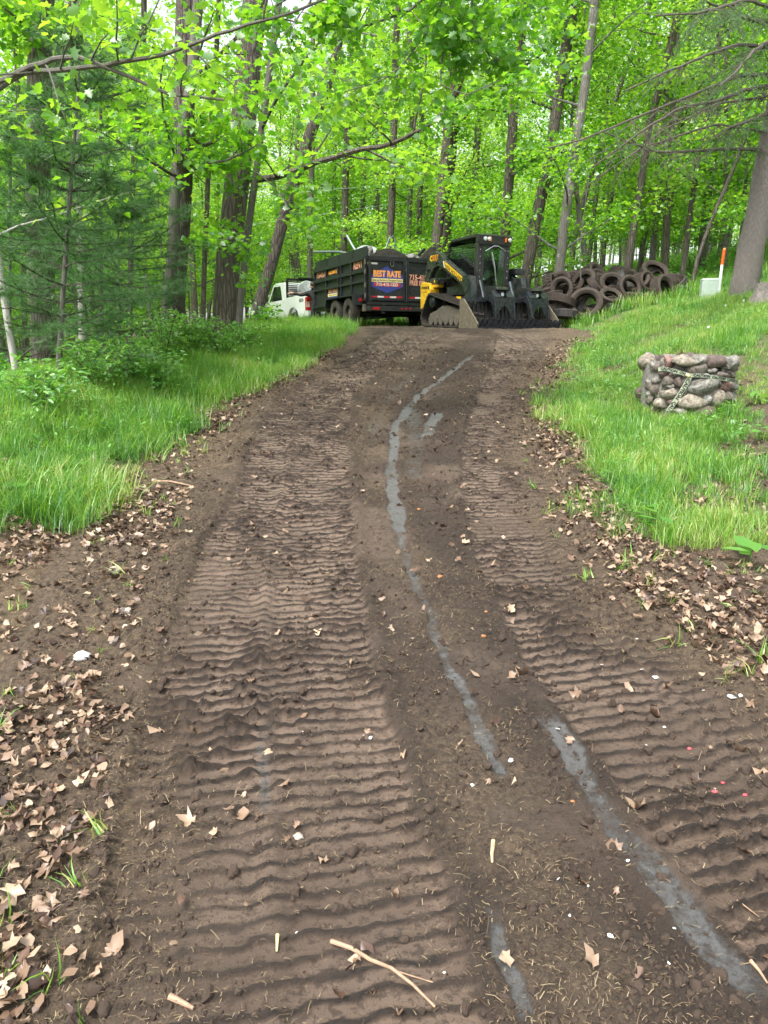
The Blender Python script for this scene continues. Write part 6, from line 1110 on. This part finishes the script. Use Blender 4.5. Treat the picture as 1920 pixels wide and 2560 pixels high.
# ------------------------------------------------------------------ litter on the ground
def surf(x, y):
    x = np.asarray(x, float); y = np.asarray(y, float); h = relief(x, y)[0]; inroad = sst(-.6, -.3, np.minimum(x-roadl(y), roadr(y)-x)); return H(x, y)+np.where(inroad > .5, h+.012, -.02)
def litter():
    g = np.random.default_rng(101)
    def field(n, xr, yr, w):
        x = g.uniform(*xr, n); y = yr[0]+(yr[1]-yr[0])*g.random(n)**1.6; k = g.random(n) < w(x, y); return x[k], y[k]
    def margin(x, y):
        u = roadl(y)-x; r = x-roadr(y); nz = fbm(x*1.3, y*1.3, 3, 4); gc = grass_cover(x, y)
        L = sst(-.12, .12, u)*(1-gc*.93)*(1-sst(1.5, 2.6, u)); R = sst(-.1, .25, r)*(1-gc*.93)*(1-sst(1.6, 2.6, r)); return np.clip(np.maximum(L, R)*(.22+.85*sst(.36, .58, nz))+.02*(gc < .4), 0, 1)
    # fallen leaves too many to count
    x, y = field(85000, (-3.4, 4.2), (1.0, 13), lambda x, y: margin(x, y)*(1-.25*(y < 2.4))); z = surf(x, y)+.008+g.random(len(x))*.026
    cut = g.random(len(x)) < .45; C_ = np.stack([x, y, z], -1); V, Fc = leaves(g, C_[cut], .042, TPL_DEAD, .42, .05); TB = (TPL_HERB[0]*np.array([1.5, 1, 1])+np.array([0, 0, 1])*(1.1*TPL_HERB[0][:, :1]**2+.5*(TPL_HERB[0][:, 1:2]-.5)**2), TPL_HERB[1]); V2, F2 = leaves(g, C_[~cut], .036, TB, .42, .05); V, Fc = mesh_join([(V, Fc), (V2, F2)]); V = V+(g.random(V.shape)-.5)*np.array([.01, .01, .016]); tag(link('leaf_litter', np_mesh('leaf_litter', V, Fc, M['dead_leaf'])), 'brown and tan dead leaves along both edges of the driveway', kind='stuff')
    # straw, roots and chopped grass
    n = 190000; x = g.uniform(-3, 3.6, n); y = .9+10*g.random(n)**1.7; u = roadl(y)-x; r = x-roadr(y); e = np.maximum(u, r); w = np.where(e > -.25, 1.6, .12+.6*sst(.42, .6, fbm(x*2, y*2, 3, 6))); hh_, pd_, cl_, dr_ = relief(x, y); w = w*(1-.75*np.clip(pd_+cl_, 0, 1))*(1+.8*dr_); gc = grass_cover(x, y); k = (g.random(n) < w*(1-.8*gc)) & (e < 1.6); x, y = x[k], y[k]; n = len(x); z = surf(x, y)+.004+g.random(n)*.012
    a = g.uniform(0, 6.28, n); L = g.uniform(.004, .017, n)*np.where(g.random(n) < .05, 2.6, 1)*(1+.1*y); d = np.stack([np.cos(a), np.sin(a), g.normal(0, .25, n)], -1); s = np.stack([-np.sin(a), np.cos(a), np.zeros(n)], -1)*g.uniform(.0003, .0008, (n, 1))*(1+.18*y)[:, None]; c = np.stack([x, y, z], -1); h = d*L[:, None]/2; bend = np.array([0, 0, 1])*(L*.15)[:, None]+s*g.normal(0, 1.6, (n, 1))
    V = np.stack([c-h-s, c-h+s, c+bend-s, c+bend+s, c+h-s, c+h+s], 1).reshape(-1, 3); o = np.arange(n)[:, None]*6; Fc = np.concatenate([o+np.array([[0, 1, 3, 2]]), o+np.array([[2, 3, 5, 4]])]); tag(link('straw', np_mesh('straw', V, Fc, M['straw'])), 'chopped straw and root fibres strewn over the mud', kind='stuff')
    # soil crumbs
    cl = []
    m = paint('soil_crumb', (.042, .028, .019), .95, 0, .45, None, scale=40)
    for s in range(5): cl.append(blob(np.random.default_rng(s), (0, 0, 0), (1, .85, .7), 2, .45).mesh('crumb', m))
    n = 230000; x = g.uniform(-2.4, 2.9, n); y = .9+11*g.random(n)**1.8; hh, pad, clay, dry = relief(x, y); rdg = relief.ridge; e = np.minimum(x-roadl(y), roadr(y)-x); k = (e > -.5) & (g.random(n) < np.clip(1-pad*1.25-clay, .05, 1)*(.1+.38*sst(.4, .65, fbm(x*3.1, y*3.1, 3, 1)))*(1-rdg)+.6*rdg*sst(.3, .6, fbm(x*5, y*5, 2, 3))); x, y = x[k], y[k]; n = len(x); z = surf(x, y)+.001
    sc = .0036*np.exp(np.clip(g.normal(0, .75, n), -2, 1.7))*(1+.03*y); scatter('soil_crumbs', np.stack([x, y, z], -1), g.uniform(0, 6.28, (n, 3)), sc, g.integers(0, 5, n), cl, 'dark crumbs of soil kicked up between the track prints')
    # low green sprouts in the margins
    sp = [tuft(700+i, 9, .09, .03, .003, .9) for i in range(3)]; n = 800; x = g.uniform(-3, 3.4, n); y = 1.2+8*g.random(n)**1.3; e = np.maximum(roadl(y)-x, x-roadr(y)); k = (e > -.1) & (e < 1.3); x, y = x[k], y[k]; n = len(x); scatter('grass_sprouts', np.stack([x, y, surf(x, y)], -1), np.stack([g.normal(0, .4, n), g.normal(0, .4, n), g.uniform(0, 6.28, n)], -1), g.uniform(.5, 1.3, n), g.integers(0, 3, n), sp, 'sparse grass sprouts poking through the dead leaves')
litter()
def on_mud(px, py): c = at(px, py); c.z = float(surf(c.x, c.y)); return c
def single_litter():
    g = np.random.default_rng(111); k = 1920/1659.0
    lv = []
    for s in range(6):
        gg = np.random.default_rng(s); V, Fc = leaves(gg, np.zeros((1, 3)), 1.0, TPL_DEAD, .25, .0); V = V+np.stack([0*V[:, 0], 0*V[:, 0], .26*np.sin(V[:, 0]*6+s)+.2*np.sin(V[:, 1]*8+s)], -1); V = V-V.mean(0); lv.append(np_mesh('leaf', V, Fc, M['dead_leaf']))
    spots = [(342, 1577, .1), (420, 1580, .085), (456, 1625, .05), (527, 1720, .05), (405, 1768, .085), (310, 1790, .05), (620, 1812, .04), (560, 1765, .05), (1127, 1465, .1), (1240, 1362, .05), (1165, 1385, .06), (1282, 1512, .08), (1245, 1505, .08), (1340, 1545, .06), (1415, 1545, .09), (1400, 1590, .08), (1440, 1490, .07), (1460, 1665, .07), (1230, 1615, .05), (1130, 1635, .05), (1375, 1755, .1), (1330, 1945, .05), (1600, 1610, .1), (1530, 1620, .06), (1642, 1665, .07), (1620, 1520, .08), (1545, 1440, .09), (1600, 1400, .1), (1500, 1400, .09), (805, 2275, .05), (700, 1855, .045), (770, 2080, .06), (855, 1932, .05), (1055, 1710, .05), (860, 2190, .05), (640, 1785, .06), (545, 1480, .06), (110, 1888, .12), (190, 1775, .09), (188, 1965, .11), (245, 2060, .1), (35, 1800, .13), (25, 1950, .11), (60, 1440, .12), (30, 1380, .12), (170, 1495, .11), (85, 1520, .12), (205, 1480, .1), (130, 1255, .08), (250, 1260, .07), (545, 1135, .07), (20, 1590, .1), (95, 1640, .1), (1480, 1340, .1), (1395, 1330, .08), (1300, 1290, .09), (1640, 1300, .11), (1560, 1270, .1), (1640, 1360, .1)]
    for i, (x, y, s) in enumerate(spots):
        if y > 2200: y = 2150
        c = on_mud(x*k, y*k); o = link('dead_leaf', lv[i % 6]); o.location = c+Vector((0, 0, .018)); s *= .6; o.scale = (s, s, s); o.rotation_euler = (g.normal(0, .25), g.normal(0, .25), g.uniform(0, 6.28)); z = 'right' if x > 950 else ('left' if x < 260 else 'middle')
        tag(o, {'right': 'curled tan dead leaf lying on the right side of the mud', 'left': 'brown dead leaf on the dry left margin of the driveway', 'middle': 'dead leaf lying alone on the track prints in the mud'}[z], 'leaf', 'single dead leaves on the driveway, '+z)
    # white shards, pink scraps, orange lumps
    wm = paint('white_shard', (.72, .72, .68), .35, 0, .08); pm = paint('pink_scrap', (.6, .08, .1), .5, 0, .1); om = paint('orange_lump', (.3, .13, .05), .8, 0, .2); bm_ = paint('pale_rock', (.34, .29, .24), .9, 0, .3, None, scale=20, bmp=.5)
    sh = [MB().prism([(-1, -.7), (.8, -.9), (1, .3), (.1, .9), (-.8, .5)], -.12, .12, Matrix.Rotation(math.pi/2, 4, 'X')).mesh('shard', wm), MB().prism([(-1, -.5), (.6, -.6), (1, .2), (-.2, .7)], -.15, .15, Matrix.Rotation(math.pi/2, 4, 'X')).mesh('shard', wm)]
    for i, (x, y, s) in enumerate([(800, 1592, .011), (785, 1583, .007), (1103, 1660, .015), (1020, 1715, .015), (655, 1580, .006), (1600, 1500, .02), (1580, 1502, .028), (1415, 1470, .02), (1385, 1455, .012), (1435, 1570, .01), (1375, 1390, .012), (1300, 1437, .01), (1355, 1870, .009), (1270, 1925, .008), (1205, 1905, .008), (1230, 1985, .008), (1318, 2025, .013), (1445, 2075, .009), (1455, 2020, .007), (1545, 1700, .008), (1205, 1585, .013), (1395, 1620, .008), (1500, 1655, .009), (1520, 1490, .012), (640, 2010, .006), (960, 2090, .007)]):
        s *= .6; c = on_mud(x*k, min(y, 2150)*k); o = link('shard', sh[i % 2]); o.location = c+Vector((0, 0, .006+s*.2)); o.scale = (s, s, s); o.rotation_euler = (g.normal(0, .3), g.normal(0, .3), g.uniform(0, 6.28)); tag(o, 'small white shard lying on the dark mud', 'shard', 'white shards in the mud')
    for i, (x, y, s) in enumerate([(1545, 1705, .01), (1562, 1688, .006), (1610, 1712, .009), (1490, 1612, .008)]):
        c = on_mud(x*k, y*k); o = blob(g, (0, 0, 0), (s, s*.7, s*.5), 2, .3).build('pink_scrap', pm, None); o.location = c+Vector((0, 0, s*.4)); tag(o, 'bright pink scrap lying on the track prints on the right', 'scrap', 'pink scraps in the mud')
    for i, (x, y, s) in enumerate([(950, 1250, .016), (905, 1105, .014), (1050, 1330, .009), (1235, 1750, .007), (1045, 1385, .012)]):
        c = on_mud(x*k, y*k); o = blob(g, (0, 0, 0), (s, s*.8, s*.6), 2, .3).build('orange_lump', om, None); o.location = c+Vector((0, 0, s*.35)); tag(o, 'orange brown crumb of rotten wood on the driveway', 'wood crumb', 'orange crumbs on the driveway')
    for x, y, s, lab in [(250, 1245, .035, 'rounded grey stone at the left margin among dead leaves'), (272, 1330, .03, 'pale stone below the rounded grey one on the left margin'), (645, 1800, .016, 'crusty pale lump in the middle of the track prints'), (178, 1425, .035, 'white crumpled scrap among dead leaves at the left')]:
        c = on_mud(x*k, y*k); o = blob(g, (0, 0, 0), (s, s*.85, s*.6), 3, .2).build('stone', wm if 'white' in lab else bm_, None, True); o.location = c+Vector((0, 0, s*.3)); tag(o, lab, 'stone')
    # sticks
    sm = paint('peeled_stick', (.3, .2, .13), .8, 0, .35, None, scale=30); dk = paint('dark_stick', (.05, .035, .025), .9, 0, .3)
    def stick(pts, r, lab, mat=sm, side=()):
        q = [on_mud(x*k, min(y, 2205)*k)+Vector((0, 0, r*.7+.004)) for x, y in pts]; m = max(p.z-ground(p.x, p.y) for p in q); b = MB(); c = q[0]; b.path([p-c for p in q], [r*(1-.5*i/(len(q)-1)) for i in range(len(q))], 7)
        for s_ in side: b.path([on_mud(x*k, y*k)+Vector((0, 0, .006))-c for x, y in s_], [r*.4, r*.2], 5)
        o = b.build('stick', mat, None, True); o.location = c; tag(o, lab, 'stick')
    stick([(715, 2028), (760, 2050), (800, 2072), (845, 2090), (890, 2125), (940, 2170)], .006, 'long forked twig lying on the mud at the bottom', sm, [[(845, 2092), (935, 2118)]]); stick([(366, 2157), (395, 2170), (418, 2180)], .008, 'short thick peeled stick near the bottom edge', sm)
    stick([(1520, 1735), (1560, 1740), (1610, 1730)], .008, 'black stick pressed across the right track prints', dk); stick([(330, 1050), (370, 1052), (412, 1056)], .01, 'flat brown stick at the edge of the left grass', sm); stick([(1620, 2080), (1640, 2100), (1658, 2125)], .005, 'split pale stick at the lower right edge', sm); stick([(1590, 1960), (1640, 1980)], .0025, 'fine twig over the right track prints', sm); stick([(1065, 1830), (1062, 1855), (1063, 1870)], .006, 'torn yellowish wood splinter in the middle', paint('fresh_wood', (.55, .38, .2), .8, 0, .2)); stick([(600, 2030), (598, 2060)], .005, 'upright pale splinter left of the forked twig', paint('yellow_splinter', (.5, .42, .2), .8, 0, .2)); stick([(1470, 1340), (1478, 1380), (1470, 1420), (1462, 1450)], .003, 'thin dark twig on the right of the driveway', dk)
    # broadleaf weeds
    for i, (x, y, s, lab) in enumerate([(1620, 1215, .11, 'broad green weed leaf at the right edge of the leaf litter'), (1420, 1150, .09, 'broad leaved weed where the right grass meets dead leaves'), (1395, 1130, .08, 'small weed beside the right grass edge'), (170, 1035, .09, 'broad leaved weed in the left grass'), (40, 1085, .09, 'broad leaved weed near the left edge of the picture'), (1560, 800, .08, 'leafy weed above the planter'), (1640, 950, .1, 'leafy weed right of the planter'), (1630, 870, .1, 'tall leafy weed behind the planter'), (1300, 1060, .06, 'low weed at the right grass edge')]):
        c = at(x*k, y*k); c.z = max(c.z, float(surf(c.x, c.y))); t = empty('weed', c, 0, lab, 'weed', 'weeds at the grass edges'); 
        for j in range(5): V, Fc = leaves(g, np.zeros((1, 3)), s, TPL_HERB, .3, .1); V = V*np.array([1.6, 1.6, 1]); o = link('leaf', np_mesh('leaf', V+np.array([0, 0, .04+.02*j]), Fc, M['herb']), t)
        MB().path([(0, 0, -.02), (0, 0, .12)], .003, 4).build('stem', M['herb'], t)
single_litter()
